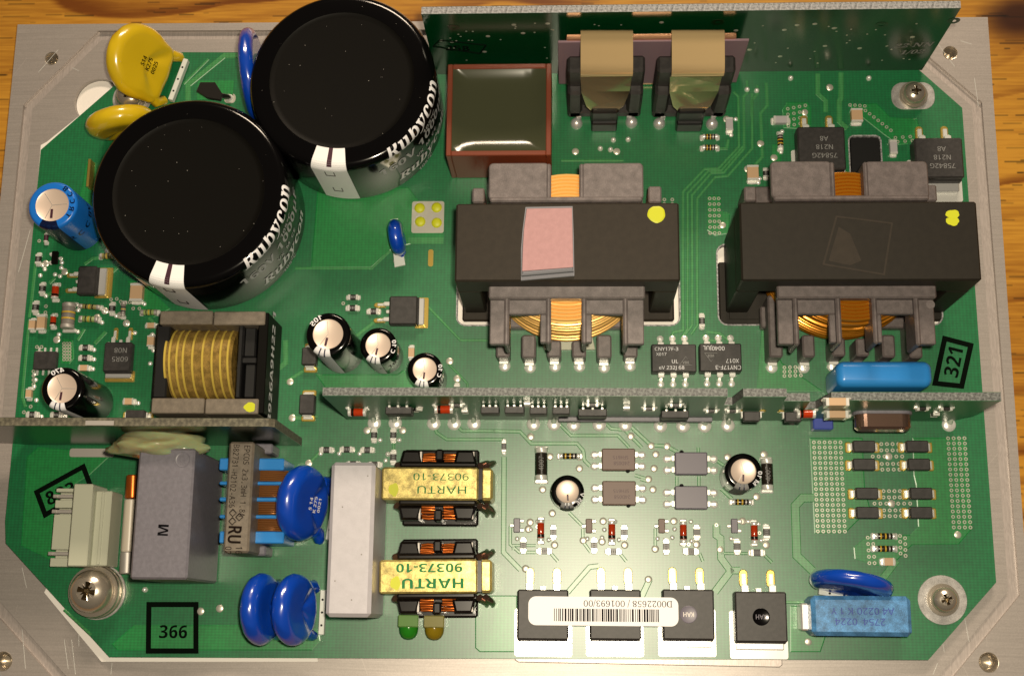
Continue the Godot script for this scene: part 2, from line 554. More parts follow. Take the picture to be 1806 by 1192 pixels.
	var wm := mat("wood", Color(1, 1, 1), 0.32)
	tri_tex(wm, ImageTexture.create_from_image(wood), Vector3(330, 330, 330))
	wm.uv1_offset = Vector3(0.5, 0.5, 0.5)


func _ready():
	rng.seed = 7
	# camera, surroundings, lamps
	var cam := Camera3D.new()
	cam.name = "camera"
	cam.transform = Transform3D(Basis(Vector3(0.998984, -0.043953, -0.009977), Vector3(-0.000093, 0.219341, -0.975648), Vector3(0.045072, 0.974658, 0.219114)), Vector3(0.012301, 0.266000, 0.059800))
	cam.fov = 29.2499
	cam.near = 0.01
	cam.far = 10.0
	add_child(cam)
	cam.current = true
	var we := WorldEnvironment.new()
	we.name = "surroundings"
	var env := Environment.new()
	env.background_mode = Environment.BG_COLOR
	env.background_color = Color(0.36, 0.335, 0.305)
	env.background_energy_multiplier = 0.45
	env.tonemap_mode = Environment.TONE_MAPPER_LINEAR
	env.tonemap_exposure = 1.0
	env.sdfgi_enabled = true
	env.ssao_enabled = true
	env.ssil_enabled = true
	we.environment = env
	add_child(we)
	var flash := AreaLight3D.new()      # the phone's own flash, a fingerbreadth beside the lens
	flash.name = "phone_flash"
	flash.area_size = Vector2(0.008, 0.008)
	flash.area_normalize_energy = true
	flash.light_energy = 0.074
	flash.light_color = Color(1.0, 0.94, 0.83)
	flash.shadow_enabled = true
	add_child(flash)
	flash.look_at_from_position(Vector3(0.0205, 0.268, 0.0505), Vector3(0.004, 0.0, 0.0), Vector3.FORWARD)
	var lamp := AreaLight3D.new()       # the warm ceiling lamp of the room
	lamp.name = "ceiling_lamp"
	lamp.area_size = Vector2(0.6, 0.25)
	lamp.area_normalize_energy = true
	lamp.light_energy = 2.7
	lamp.light_color = Color(1.0, 0.91, 0.80)
	lamp.shadow_enabled = true
	add_child(lamp)
	lamp.look_at_from_position(Vector3(0.15, 1.2, -1.5), Vector3.ZERO, Vector3.FORWARD)

	make_materials()
	await build_setting()
	build_board_parts()
	build_daughter_boards()
	build_big_parts()
	build_transformers()
	build_small_parts()
	label_small_parts()


func bake(root: CSGShape3D) -> ArrayMesh:
	add_child(root)
	await get_tree().process_frame
	await get_tree().process_frame
	var m: ArrayMesh = root.bake_static_mesh()
	remove_child(root)
	root.free()
	return m


func csg_prism(poly: Array, y0: float, y1: float, cut: bool) -> CSGPolygon3D:   # polygon in x, z
	var c := CSGPolygon3D.new()
	var p := PackedVector2Array()
	for v in poly: p.append(Vector2(v.x, -v.y) * MM)
	c.polygon = p
	c.depth = (y1 - y0) * MM
	c.rotation.x = -PI / 2
	c.position.y = y1 * MM
	if cut: c.operation = CSGShape3D.OPERATION_SUBTRACTION
	return c


func build_setting():
	var b := Shape.new()
	b.block(0, 20, 900, 700, -30, -10.2, 2)
	var table := part("table_top", b.done(), M.wood, self)
	table.set_meta("kind", "structure")
	table.set_meta("label", "varnished orange pine table top with knots and long grain")

	# the aluminium plate with its milled groove, its corner holes and one round hole
	var outer := [V2(-95.39, -72.29), V2(84.42, -70.9), V2(102, -53.17), V2(102.25, 52.26), V2(83.64, 73.26), V2(-88.17, 75.38), V2(-111.35, 53.01), V2(-111.07, -54.33)]
	var inner := PackedVector2Array(outer)
	var io := Geometry2D.offset_polygon(inner, -2.25, Geometry2D.JOIN_MITER)
	var plate := thing("aluminium_plate", "grey brushed aluminium plate with milled groove under the green circuit board", "metal plate", 0, 0)
	plate.position.y = -0.0022
	var root := CSGCombiner3D.new()
	root.add_child(csg_prism([V2(-114.26, -74.05), V2(104.61, -73.25), V2(103.73, 76.22), V2(-113.94, 79.03)], -7.97, 0.0, false))
	var groove := CSGCombiner3D.new()
	groove.operation = CSGShape3D.OPERATION_SUBTRACTION
	groove.add_child(csg_prism(outer, -0.9, 0.9, false))
	groove.add_child(csg_prism(Array(io[0]), -3.0, 3.0, true))
	root.add_child(groove)
	for q in [[-105.58, -65.57, 1.45], [95.91, -64.82, 1.55], [95.19, 65.33, 1.9], [-103.83, 67.3, 1.9]]:
		var h := CSGCylinder3D.new()
		h.radius = (q[2] + 0.02) * MM
		h.height = 0.015
		h.sides = 24
		h.position = Vector3(q[0], 0, q[1]) * MM
		h.operation = CSGShape3D.OPERATION_SUBTRACTION
		root.add_child(h)
	var hole := CSGCylinder3D.new()
	hole.radius = 0.0054
	hole.height = 0.003
	hole.sides = 48
	hole.position = Vector3(-94, -2.2, -55.14) * MM
	hole.position.y = 0
	hole.operation = CSGShape3D.OPERATION_SUBTRACTION
	root.add_child(hole)
	part("plate_body", await bake(root), M.aluminium, plate)
	var g := Shape.new()
	for i in 8:      # the floor of the groove, brighter from the milling cutter
		var j := (i + 1) % 8
		g.prism([outer[i], outer[j], nearest(io[0], outer[j]), nearest(io[0], outer[i])], -0.9, -0.86)
	part("milled_groove", g.done(), M.milled, plate)
	for q in [[-105.58, -65.57, 1.55], [95.91, -64.82, 1.55], [95.19, 65.33, 1.9], [-103.83, 67.3, 1.9]]:
		var t := Shape.new()
		var c := Vector3(q[0], 0, q[1])
		t.lathe([Vector2(q[2], 0.06), Vector2(q[2] * 0.72, -0.9), Vector2(q[2] * 0.72, -4.0), Vector2(0, -4.0)], 24, c)
		t.lathe([Vector2(q[2] * 1.05, 0.0), Vector2(q[2] * 1.03, 0.08), Vector2(q[2] * 0.98, 0.06)], 24, c)
		part("screw_hole", t.done(), M.steel, plate)
	var w := Shape.new()
	w.prism(ring_poly(-94, -55.14, 5.35, 5.35, 40), -1.49, -1.2)
	part("white_disc", w.done(), M.sheet, plate)
	var sc := Shape.new()
	for q in [[V2(-101.63, 48.4), V2(-100.29, 52.52)], [V2(-91.45, 62.86), V2(-90.12, 68.65)], [V2(-89.92, 62.84), V2(-88.51, 69.75)], [V2(-88.56, 61.03), V2(-88.29, 64.17)], [V2(-81.13, 67.44), V2(-81.19, 69.66)], [V2(91.03, 56.6), V2(91.59, 61.41)], [V2(86.32, 61.03), V2(86.62, 63.42)], [V2(85.16, 65.6), V2(84.15, 67.77)], [V2(-106.74, -24.9), V2(-108.46, -15.26)], [V2(-108.3, -62.24), V2(-104.24, -67.71)], [V2(-100.6, -63.26), V2(-98.97, -62.42)], [V2(93.35, -66.9), V2(96.67, -61.52)], [V2(100.74, -58.83), V2(101.14, -52.24)], [V2(-100.44, 60.93), V2(-98.99, 68.75)], [V2(100.67, -66.82), V2(98.29, -67.65)]]:
		sc.ribbon(q, 0.11, 0.0, 0.015)
	part("scratches", sc.done(), M.bright_tin, plate, Vector3(0, 0.0, 0)).set_meta("kind", "stuff")
	var bar := Shape.new()
	bar.prism([V2(1.15, 64.58), V2(54.47, 64), V2(54.5, 66.3), V2(53.93, 66.75), V2(1.85, 66.34), V2(1.17, 65.9)], 0.0, 0.6, 0.15)
	part("cooling_bar", bar.done(), M.milled, plate)

	# white insulating sheet between plate and board
	var s := Shape.new(Vector3(0, 0, 0))
	s.prism([V2(-105.94, -44.48), V2(-104.59, -45.28), V2(-82.29, -65.37), V2(84.27, -63.64), V2(96.47, -50.9), V2(96.26, 47.87), V2(82.16, 64.37), V2(-38.79, 65.68), V2(-38.75, 66.68), V2(-83.16, 67.17), V2(-96.27, 53.47), V2(-95.59, 51.73), V2(-104.06, 43.1), V2(-105.13, 39.59)], -2.15, -1.66)
	var sheet := part("insulating_sheet", s.done(), M.sheet, self)
	sheet.set_meta("label", "white insulating sheet showing along the lower edge of the green board")
	sheet.set_meta("category", "plastic sheet")


func nearest(p: PackedVector2Array, q: Vector2) -> Vector2:
	var best := p[0]
	for v in p:
		if v.distance_to(q) < best.distance_to(q): best = v
	return best


var board: Node3D

func build_board_parts():
	board = thing("main_circuit_board", "large green main circuit board with clipped corners carrying all the parts", "circuit board", 0, 0)
	var root := CSGCombiner3D.new()
	root.add_child(csg_prism([V2(-105.09, -42.75), V2(-89.1, -58.5), V2(-81.78, -65.81), V2(83.88, -64.05), V2(88.63, -59.48), V2(96.95, -50.97), V2(97.04, 49.82), V2(82.78, 64.98), V2(-81, 66.22), V2(-104.61, 43.56), V2(-105.16, 39.13)], -1.6, 0.0, false))
	for q in [rrect(11.78, -10.28, 47.21, 15.16, 2.0), rrect(66.66, -11.62, 46.53, 17.65, 2.0), rrect(75.74, -39.66, 6.86, 10.18, 1.2)]:
		var cut := csg_prism(q, -4.0, 4.0, true)
		root.add_child(cut)
	part("laminate", await bake(root), M.mask, board)
	# pale sawn edges inside the three cutouts and along the outline
	for q in [rrect(11.78, -10.28, 47.21, 15.16, 2.0), rrect(66.66, -11.62, 46.53, 17.65, 2.0), rrect(75.74, -39.66, 6.86, 10.18, 1.2)]:
		var b := Shape.new()
		q.append(q[0])
		b.ribbon(q, 0.3, -1.62, 1.64)
		part("cutout_edge", b.done(), M.laminate, board)
	part("dark_filler", box_mesh(75.83, -39.62, 6.39, 9.8, -1.63, -0.4, 0.2), M.black, board)
	# copper areas under the mask
	for p in [
		[V2(-99.64, 23.47), V2(-83.56, 24.84), V2(-88.13, 29.38), V2(-92.58, 32.24), V2(-91.9, 48.32), V2(-101.34, 44), V2(-101.87, 25.63)],
		[V2(-76.36, 59.79), V2(-40.47, 59.43), V2(-38.46, 60.53), V2(-38.03, 62.53), V2(-39.67, 64.44), V2(-79.47, 64.86), V2(-80.74, 63.65)],
		[V2(-94.5, -39.76), V2(-92.46, -39.75), V2(-90.53, -22.25), V2(-95.37, -32.01)],
		[V2(58.33, -50.9), V2(59.37, -52.61), V2(63.89, -52.57), V2(64.57, -51.25), V2(64.4, -47.05), V2(62.42, -46.29), V2(58.42, -46.58)],
		[V2(73.01, -51.96), V2(78.73, -52.18), V2(81.59, -48.88), V2(87.14, -48.57), V2(87.89, -44.79), V2(84.88, -42.74), V2(82.94, -42.5), V2(79.93, -44.85), V2(73.2, -50.91)],
		[V2(61.31, 20.97), V2(72.12, 20.93), V2(72.1, 30.79), V2(72.99, 35.71), V2(70.16, 38), V2(67.79, 40.29), V2(61.55, 40.45)],
		[V2(82.21, 20.89), V2(93.06, 20.85), V2(93.08, 39.21), V2(90.18, 42.39), V2(80.97, 42.57), V2(77.77, 45.63), V2(75.8, 46.76), V2(73.45, 46.67), V2(69.35, 45.47), V2(69.24, 43.11), V2(72.06, 40.71), V2(80.64, 40.54), V2(82.31, 38.83), V2(82.34, 30.5), V2(82, 28.55)],
		[V2(55.86, -42.82), V2(57.8, -42.81), V2(57.64, -38.28), V2(55.7, -38.29)],
		[V2(56.15, 54.73), V2(62.99, 54.66), V2(63.08, 60.39), V2(61.83, 63.68), V2(55.82, 63.75)],
		[V2(-41.45, 7.85), V2(-24.15, 7.82), V2(-22.74, 6.85), V2(-21.49, 8.79), V2(-19.88, 10.72), V2(-39.03, 11)],
		[V2(-43.45, -15.48), V2(-30.33, -15.45), V2(-26.18, -19.48), V2(-17.68, -22), V2(-14.97, -21.48), V2(-15.01, -23.01), V2(-22.9, -33.58), V2(-42.76, -33.68)],
		[V2(41.71, -31.31), V2(44.61, -31.29), V2(44.52, -27.85), V2(46.44, -27.33), V2(46.07, -22.78), V2(43.18, -22.29), V2(41.41, -23.55)],
		[V2(52.55, -4.39), V2(56.33, 5.31), V2(64.49, 11.28), V2(50.88, 11.31)],
		[V2(-6.92, 53.29), V2(1.56, 53.21), V2(1.66, 64.33), V2(-5.83, 64.41), V2(-6.75, 63.64)],
		[V2(-83.29, -12.66), V2(-80.31, -12.65), V2(-73.43, -6.35), V2(-76.99, -4.47), V2(-80.06, -5.98)],
		[V2(-96.36, 0.01), V2(-94.1, 0.51), V2(-93.51, 4.47), V2(-94.39, 5.7), V2(-96.38, 5.46)]]:
		var b := Shape.new()
		b.prism(p, 0.0, 0.05, 0.048, 0.2)
		part("copper_area", b.done(), M.mask_copper, board)
	# tracks
	for q in [
		[0.45, [V2(-74.04, -58.09), V2(-68.78, -64.03)]], [1.1, [V2(-72.71, -53.48), V2(-73, -57.81), V2(-65.23, -64.82), V2(-61.25, -64.77)]],
		[0.45, [V2(-46.88, -15.36), V2(-30.33, -15.32), V2(-26.42, -19.23)]], [0.4, [V2(50.95, -57.72), V2(50.85, -54.66), V2(50.1, -54.01), V2(49.87, -41.95), V2(45.35, -36.55), V2(42.67, -36.44), V2(38.44, -31.45), V2(37.85, -2.69), V2(36.4, -0.73)]],
		[0.4, [V2(51.96, -54.65), V2(51.57, -41.94), V2(46.18, -35.77), V2(43.5, -35.53), V2(39.51, -30.68), V2(38.92, -2.69), V2(37.58, -0.73)]], [0.4, [V2(53.13, -56.63), V2(53.06, -54.51), V2(51.78, -52.94), V2(51.68, -49.38)]],
		[0.4, [V2(48.04, -55.09), V2(48.99, -54.02), V2(48.79, -42.48), V2(44.28, -37.46), V2(41.24, -37.35), V2(36.52, -32.23), V2(35.94, -1.59), V2(33.92, -1.22), V2(33.06, 0.48)]], [0.4, [V2(49.64, -42.47), V2(44.88, -37.07), V2(42.08, -36.95), V2(37.48, -31.84), V2(36.89, -1.95), V2(35.43, 0.12)]],
		[0.5, [V2(55.11, -57.15), V2(55.18, -51.85), V2(53.66, -50.15), V2(53.7, -39.98), V2(51.56, -37.67)]], [0.9, [V2(66.36, -59.16), V2(66.17, -54.53), V2(67.8, -52.8), V2(67.69, -50.17)]], [1.0, [V2(71.4, -59.38), V2(71.13, -53.43), V2(70.73, -52.77), V2(70.52, -48.05), V2(72.14, -46.34)]],
		[0.6, [V2(-3.69, 19.78), V2(1.85, 19.88), V2(4.21, 22.35), V2(13.7, 22.32), V2(14.98, 23.84), V2(15.21, 25.84), V2(16.37, 27)]], [0.55, [V2(-11.86, 18.26), V2(-10.18, 19.8), V2(-3.45, 19.78)]], [0.5, [V2(-16.12, 18.39), V2(-15.49, 20.18), V2(-13.33, 21.59), V2(-1.55, 21.55)]],
		[0.5, [V2(9.95, 18.19), V2(12.41, 20.67), V2(22.12, 20.64), V2(24.43, 23.1)]], [0.55, [V2(19.68, 18.16), V2(20.73, 19.22), V2(23.53, 19.45), V2(26.99, 23.09)]], [0.65, [V2(23.9, 17.91), V2(28.86, 22.61), V2(32.23, 22.84), V2(34.3, 24)]],
		[0.9, [V2(-1.39, 25.2), V2(-1.28, 44.65), V2(2.2, 48.14)]], [0.5, [V2(0.05, 39.38), V2(0.08, 43.04), V2(1.94, 44.62), V2(5.28, 44.6)]], [0.5, [V2(12.07, 36.54), V2(14.61, 39.05)]], [0.9, [V2(11.73, 52.56), V2(16.19, 47.46), V2(18.02, 47.22)]], [1.1, [V2(26.52, 53.44), V2(28.26, 49.84)]],
		[1.35, [V2(41.92, 38.87), V2(41.87, 40.92), V2(42.66, 41.48), V2(42.67, 45.45), V2(44.53, 48.02), V2(41.26, 52.19)]], [1.3, [V2(44.53, 47.91), V2(46.46, 47.89)]], [0.4, [V2(42.69, 44.54), V2(49.51, 44.49)]],
		[1.6, [V2(62.19, 33.25), V2(59.45, 33.27), V2(57.91, 34.88), V2(57.87, 44.88), V2(60.91, 47.89)]], [1.3, [V2(77.66, 45.63), V2(74.66, 49.34), V2(71.97, 49.36)]],
		[0.6, [V2(-47.64, 9.44), V2(-42.84, 6.39)]], [0.6, [V2(-45.83, 17.17), V2(-42.95, 17.28)]], [0.45, [V2(-42.37, 16.92), V2(-40.58, 16.91)]], [0.6, [V2(-32.97, -0.49), V2(-29.32, -3.45)]], [1.0, [V2(-48.2, 0.5), V2(-47.96, 5.41), V2(-49.7, 6.88)]],
		[0.5, [V2(-39.44, 23.95), V2(-41.59, 26.32)]], [0.4, [V2(-35.04, 23.93), V2(-34.1, 23.92)]], [0.4, [V2(-30.78, 23.91), V2(-30.06, 23.91)]], [0.4, [V2(-24.47, 21.04), V2(-24.36, 24.59)]], [0.4, [V2(-28.6, 18.19), V2(-28.54, 19.86)]], [0.4, [V2(-24.55, 18.18), V2(-24.5, 19.85)]], [0.45, [V2(-37.68, 29.13), V2(-35.4, 27), V2(-33.03, 26.99)]],
		[0.5, [V2(-103.88, -17.16), V2(-103.99, -7.63), V2(-104.2, -4.49)]], [0.5, [V2(-104.14, -3.86), V2(-104.05, 12.83), V2(-103.11, 15.03)]], [0.6, [V2(-93.04, -16.37), V2(-91.4, -17.64), V2(-88.92, -17.89)]], [0.6, [V2(-98.16, -14.85), V2(-96.16, -14.84)]], [0.6, [V2(-86.9, -14.44), V2(-85.29, -16.09)]], [0.5, [V2(-100.41, -12.06), V2(-99.28, -13.32)]],
		[0.5, [V2(-93.11, 0.51), V2(-91.84, -1.98)]], [0.7, [V2(-87.1, -1.36), V2(-89.35, 1.25)]], [0.6, [V2(-77.98, -4.47), V2(-76.64, -2.98)]], [0.6, [V2(-101.38, -9.02), V2(-99.73, -10.03)]], [0.5, [V2(26.68, 29.63), V2(27.83, 29.98)]], [0.5, [V2(25.53, 28.83), V2(27.84, 29.51)]],
		[0.5, [V2(38.6, 23.05), V2(38.58, 24.33)]], [0.5, [V2(34.09, 29.02), V2(34.05, 30.99)]], [0.5, [V2(38.59, 28.99), V2(38.55, 30.96)]], [0.5, [V2(42.24, 25.72), V2(44.06, 26.99)]], [0.6, [V2(43.02, 31.52), V2(45.26, 33.58)]], [0.5, [V2(48.91, 34.02), V2(50.19, 33.32)]],
		[0.4, [V2(0.67, 44.18), V2(0.66, 43.26), V2(5.28, 43.23)]], [0.5, [V2(8.16, 44.57), V2(9.78, 46.38)]], [0.5, [V2(22.16, 44.47), V2(23.63, 46.27)]], [0.5, [V2(38.37, 44.46), V2(39.02, 46.15)]], [0.5, [V2(51.09, 44.48), V2(52.85, 46.27)]], [0.5, [V2(14.83, 39.74), V2(14.83, 42.36), V2(16.43, 44.51)]], [0.5, [V2(29.55, 39.64), V2(29.5, 43.28)]],
		[0.4, [V2(40.06, -0.73), V2(41.21, 0.48), V2(43.33, 0.73)]], [0.4, [V2(40.78, -1.34), V2(43.61, -0.98), V2(45.91, 0.97)]], [1.4, [V2(-22.56, -21.51), V2(-14.97, -21.48)]], [0.35, [V2(-19.28, -8.16), V2(-10.9, 0.49), V2(-5.14, 0.49)]], [0.3, [V2(-13.31, 5.62), V2(-9.29, 9.74), V2(-9.28, 10.7)]],
		[0.4, [V2(-91.15, 56.88), V2(-85.09, 61.9)]], [0.35, [V2(54.38, 54.08), V2(59.09, 54.03)]], [0.35, [V2(10.32, -39.48), V2(12.78, -39.47), V2(23.82, -39.4)]], [0.5, [V2(43.9, -41.99), V2(46.1, -41.98), V2(46.52, -44.06)]]]:
		var b := Shape.new()
		b.ribbon(q[1], q[0] + 0.16, 0.0, 0.085, false, 0.13)
		part("copper_track", b.done(), M.mask_trace, board)
	# bare round test pads
	var dot := shared("dot", func(b): b.dome(Vector3.ZERO, 0.78, 0.16, 16, 3))
	for p in [V2(-96.72, -24.21), V2(-88.05, -19.42), V2(-97.69, 0.38), V2(-13.08, 5.01), V2(-46.8, 9.44), V2(-45.95, 17.17), V2(-30.09, 19.75), V2(-22.61, 19.72), V2(-42.05, 26.68), V2(4.09, 20.94), V2(24.8, 20.75), V2(28.97, 22.73), V2(32.23, 22.84), V2(8.09, 25.05), V2(14.16, 27.48), V2(29.49, 27.41), V2(28.3, 29.63), V2(29.2, 31.71), V2(44.57, 25.01), V2(51.97, 24.39), V2(50.2, 33.09), V2(6.6, 31.83), V2(14.16, 25.14), V2(4.09, 38.54), V2(9.08, 43.09), V2(14.94, 42.13), V2(18.99, 38.22), V2(23.32, 42.99), V2(33.35, 38.13), V2(29.49, 43.74), V2(37.84, 42.77), V2(42.6, 43.75), V2(51.83, 42.78), V2(18.74, 42.34), V2(3.24, 47.9), V2(28.04, 49.84), V2(68.8, -55.96), V2(46.27, -48.77), V2(53.43, -43.1), V2(-62.89, 56.95), V2(-58.97, 56.35), V2(59.46, 61.74), V2(13.4, -41.55), V2(22.37, -41.49), V2(56.24, -39.84), V2(50.46, -37.29), V2(90.08, 40.48), V2(77.19, 24.75), V2(77.25, 34.31), V2(57.87, 17.57), V2(-24.88, -16.95), V2(44.8, -24.68), V2(56.55, -31.23), V2(-101.69, -16.52), V2(-97.28, -14.72), V2(-89.33, -4.48), V2(-87.72, -5.98), V2(-84.3, -4.98), V2(-82.81, -3.23), V2(34.35, 27.39), V2(29.88, 24.49), V2(47.2, 38.04), V2(3.75, 39.92), V2(8.6, 36.68), V2(-11.45, 8.77), V2(63.19, -50.21)]:
		part("test_pad", dot, M.pad, board, Vector3(p.x, 0.0, p.y))
	var bead := shared("bead", func(b): b.dome(Vector3.ZERO, 0.5, 0.36, 12, 3))
	for p in [V2(-89.37, 2.61), V2(-89.19, 4.71), V2(-89.27, 6.81), V2(-93.55, -6.11), V2(-93.27, -1.36), V2(-87.83, -5.86), V2(-88.13, -3.36), V2(-85.16, -4.85), V2(-82.8, -3.1), V2(-79.18, -7.48), V2(-80.81, -1.11), V2(-100.36, 19.62), V2(-97.9, 19.98), V2(-98.19, -13.7), V2(-99.34, -14.09), V2(-98.1, -15.61), V2(-98.08, -16.76), V2(-101.7, -15.24), V2(-102.57, -13.84), V2(-102.28, -16.13), V2(-100.91, -9.27), V2(-102.26, -4.99), V2(-97.29, -0.74), V2(-84, -7.49), V2(-78.54, -5.47), V2(-86.39, 1.37), V2(-78.94, 14.12), V2(-94.26, 17.06), V2(-99.5, 17.08), V2(-100.92, 13.56), V2(-76.97, -0.74), V2(-76.48, 2.73), V2(-77.01, 5.56), V2(-101.81, 7.93), V2(-101.45, 9.16), V2(-101.68, 10.63), V2(4.22, 40.04), V2(5.6, 38.42), V2(19.21, 39.94), V2(18.74, 41.54), V2(21.41, 38.32), V2(33.44, 39.73), V2(32.95, 41.44), V2(36.79, 38.22), V2(46.74, 38.15), V2(48.33, 38.14), V2(50.37, 38.59), V2(7.92, 42.07), V2(22.18, 41.97), V2(36.83, 42.09), V2(50.84, 41.88), V2(1.46, 41.89), V2(15.75, 41.79), V2(29.98, 41.69), V2(44.82, 41.58), V2(-27.29, 21.76), V2(-23.26, 21.75), V2(-25.97, 26.02), V2(-23.57, 27.18), V2(-39.65, 24.66), V2(-35.73, 24.64), V2(-31.46, 24.62), V2(58.15, -45.8), V2(57.74, -41.12), V2(52.94, -35.09), V2(52.67, -34.19), V2(48.23, -48.75), V2(47.15, -45.1)]:
		part("solder_bead", bead, M.bright_tin, board, Vector3(p.x, 0.0, p.y))
	var via := shared("via", func(b): b.lathe([Vector2(0.17, 0.0), Vector2(0.2, 0.09), Vector2(0.36, 0.09), Vector2(0.42, 0.0)], 12))
	var eye := shared("eye", func(b): b.lathe([Vector2(0.0, 0.07), Vector2(0.2, 0.07)], 10))
	# single plated holes
	for p in [V2(-100.7, -7), V2(-100.7, -5.62), V2(-86.56, -8.5), V2(-85.33, -8.62), V2(-84.41, -7.99), V2(-82.43, -7.86), V2(-81.58, -6.48), V2(-80.22, -6.48), V2(-36.15, -7.56), V2(-103.54, -21.66), V2(-102.02, 14.9), V2(-103.37, 16.12), V2(41.92, 38.87), V2(5.6, 39.45), V2(36.24, 42.78), V2(50.54, 40.41)]:
		part("plated_hole", via, M.pad, board, Vector3(p.x, 0, p.y))
	# fields of plated holes, too small and too many to pick apart
	var fields := [
		[[62.2, 21.9, 67.6, 21.88, 62.25, 39.99], 6, 18, "left"], [[89.4, 20.98, 92.71, 20.97, 89.39, 39.01], 4, 18, "right"],
		[[75.84, 22.2, 79.28, 22.19, 75.78, 23.48], 4, 2, "a"], [[73.99, 24.77, 79.93, 24.74, 73.99, 24.77], 6, 1, "b"], [[75.74, 26.27, 79.17, 26.25, 75.8, 27.43], 4, 2, "c"],
		[[75.8, 31.8, 79.09, 31.78, 75.73, 33.06], 4, 2, "d"], [[73.85, 34.33, 80.99, 34.29, 73.85, 34.33], 7, 1, "e"], [[75.71, 35.69, 79.1, 35.67, 75.65, 36.83], 4, 2, "f"],
		[[56.77, 6.27, 60.16, 6.15, 56.7, 8.07], 4, 3, "g"], [[42.18, -30.66, 44.11, -30.65, 42.11, -22.92], 3, 7, "h"], [[32.49, -30.46, 34.18, -30.45, 32.47, -29.43], 2, 2, "i"],
		[[-96.01, 1.25, -94.77, 1.25, -95.7, 4.72], 3, 6, "j"], [[59.55, -51.03, 63.37, -51.78, 59.53, -47.09], 4, 4, "k"], [[73, -51.83, 76.15, -51.54, 73.21, -51.17], 4, 1, "l"], [[76.22, -50.49, 81.43, -45.88, 76.22, -50.49], 7, 1, "m"], [[82.31, -44.19, 85.46, -44.42, 82.74, -43.28], 3, 2, "n"],
		[[72.15, 41.17, 73.17, 41.16, 72.24, 46.23], 2, 5, "o"], [[78.6, 40.78, 79.58, 41.23, 78.52, 44.27], 2, 4, "p"], [[-101.86, 2, -100.87, 2, -101.75, 3.24], 2, 2, "q"], [[-102.11, 7.32, -101.62, 7.31, -101.77, 11], 1, 5, "r"]]
	for fdef in fields:
		var c: Array = fdef[0]
		var o := Vector2(c[0], c[1])
		var du := (Vector2(c[2], c[3]) - o) / maxf(1.0, fdef[1] - 1)
		var dv := (Vector2(c[4], c[5]) - o) / maxf(1.0, fdef[2] - 1)
		var b := Shape.new()
		for i in fdef[1]:
			for j in fdef[2]:
				var p: Vector2 = o + du * i + dv * j
				b.lathe([Vector2(0.17, -0.02), Vector2(0.2, 0.10), Vector2(0.36, 0.10), Vector2(0.43, 0.0)], 12, Vector3(p.x, 0, p.y))
		var f := part("field_of_plated_holes", b.done(), M.pad, board)
		f.set_meta("kind", "stuff")
	# tinned pads and slots
	for q in [[rrect(-18.47, -26.73, 7.01, 7.18, 0.5), "pad"], [rrect(-17.63, -17.56, 1.1, 3.79, 0.45), "gold_pad"], [rrect(-87.98, 24.68, 9.54, 1.79, 0.5), "dull_tin"], [rrect(-66.78, -56.54, 8.18, 4.6, 0.4), "mask_copper"], [rrect(-63.34, -54.55, 2.55, 2.29, 0.9), "pad"]]:
		var b := Shape.new()
		b.prism(q[0], 0.0, 0.07)
		part("tinned_pad", b.done(), M[q[1]], board)
	for p in [V2(-20.3, -28.79), V2(-16.61, -28.9), V2(-20.1, -25.71), V2(-16.53, -25.44)]:
		var b := Shape.new()
		b.dome(Vector3(p.x, 0.06, p.y), 1.15, 0.5, 20, 4)
		part("flux_covered_joint", b.done(), M.yellow_paint, board)
	# inked stamps
	stamp([V2(-73.62, 55.7), V2(-63.91, 55.61), V2(-63.32, 64.8), V2(-73.07, 64.9)], "366", Vector3(-68.22, 0, 61.05), 2.6, 0.0)
	stamp([V2(90.02, 0.11), V2(95.26, 1.56), V2(92.84, 10.16), V2(87.47, 9.57)], "321", Vector3(91.44, 0, 5.16), 3.0, 76.0)
	stamp([V2(-99.01, 32.98), V2(-89.6, 27.61), V2(-87.56, 31.98), V2(-96.78, 37.68)], "823", Vector3(-93.94, 0, 33.19), 2.9, 24.0)
	# plain solder joints of parts whose bodies hide the rest
	for p in [V2(13.65, -47.97), V2(25.63, -48.14), V2(31.65, -47.83), V2(43.06, -47.61)]:
		var b := Shape.new()
		b.dome(Vector3(p.x, 0.0, p.y), 1.35, 1.5, 18, 6)
		part("solder_joint", b.done(), M.tin, board)
	for p in [V2(18.81, -42.17), V2(21.65, -44.11), V2(24.85, -44.21), V2(21.02, -41.89), V2(50.88, -55.59), V2(52.96, -55.31), V2(-74.65, 52.75), V2(60.43, -58.16), V2(77.32, -58), V2(-33.03, 26.99), V2(-25.54, 24.72)]:
		var b := Shape.new()
		b.dome(Vector3(p.x, 0.0, p.y), 0.6, 0.8, 12, 4)
		part("solder_joint", b.done(), M.bright_tin, board)


func stamp(corners: Array, words: String, c: Vector3, size: float, deg: float):
	var b := Shape.new()
	var m: Vector2 = (corners[0] + corners[1]) * 0.5
	b.ribbon([m, corners[1], corners[2], corners[3], corners[0], m], 1.05, 0.05, 0.03)
	var frame := part("inked_stamp", b.done(), M.ink, board)
	part("stamp_number", flat_text(words, size, c + Vector3(0, 0.09, 0), deg), M.ink, frame)


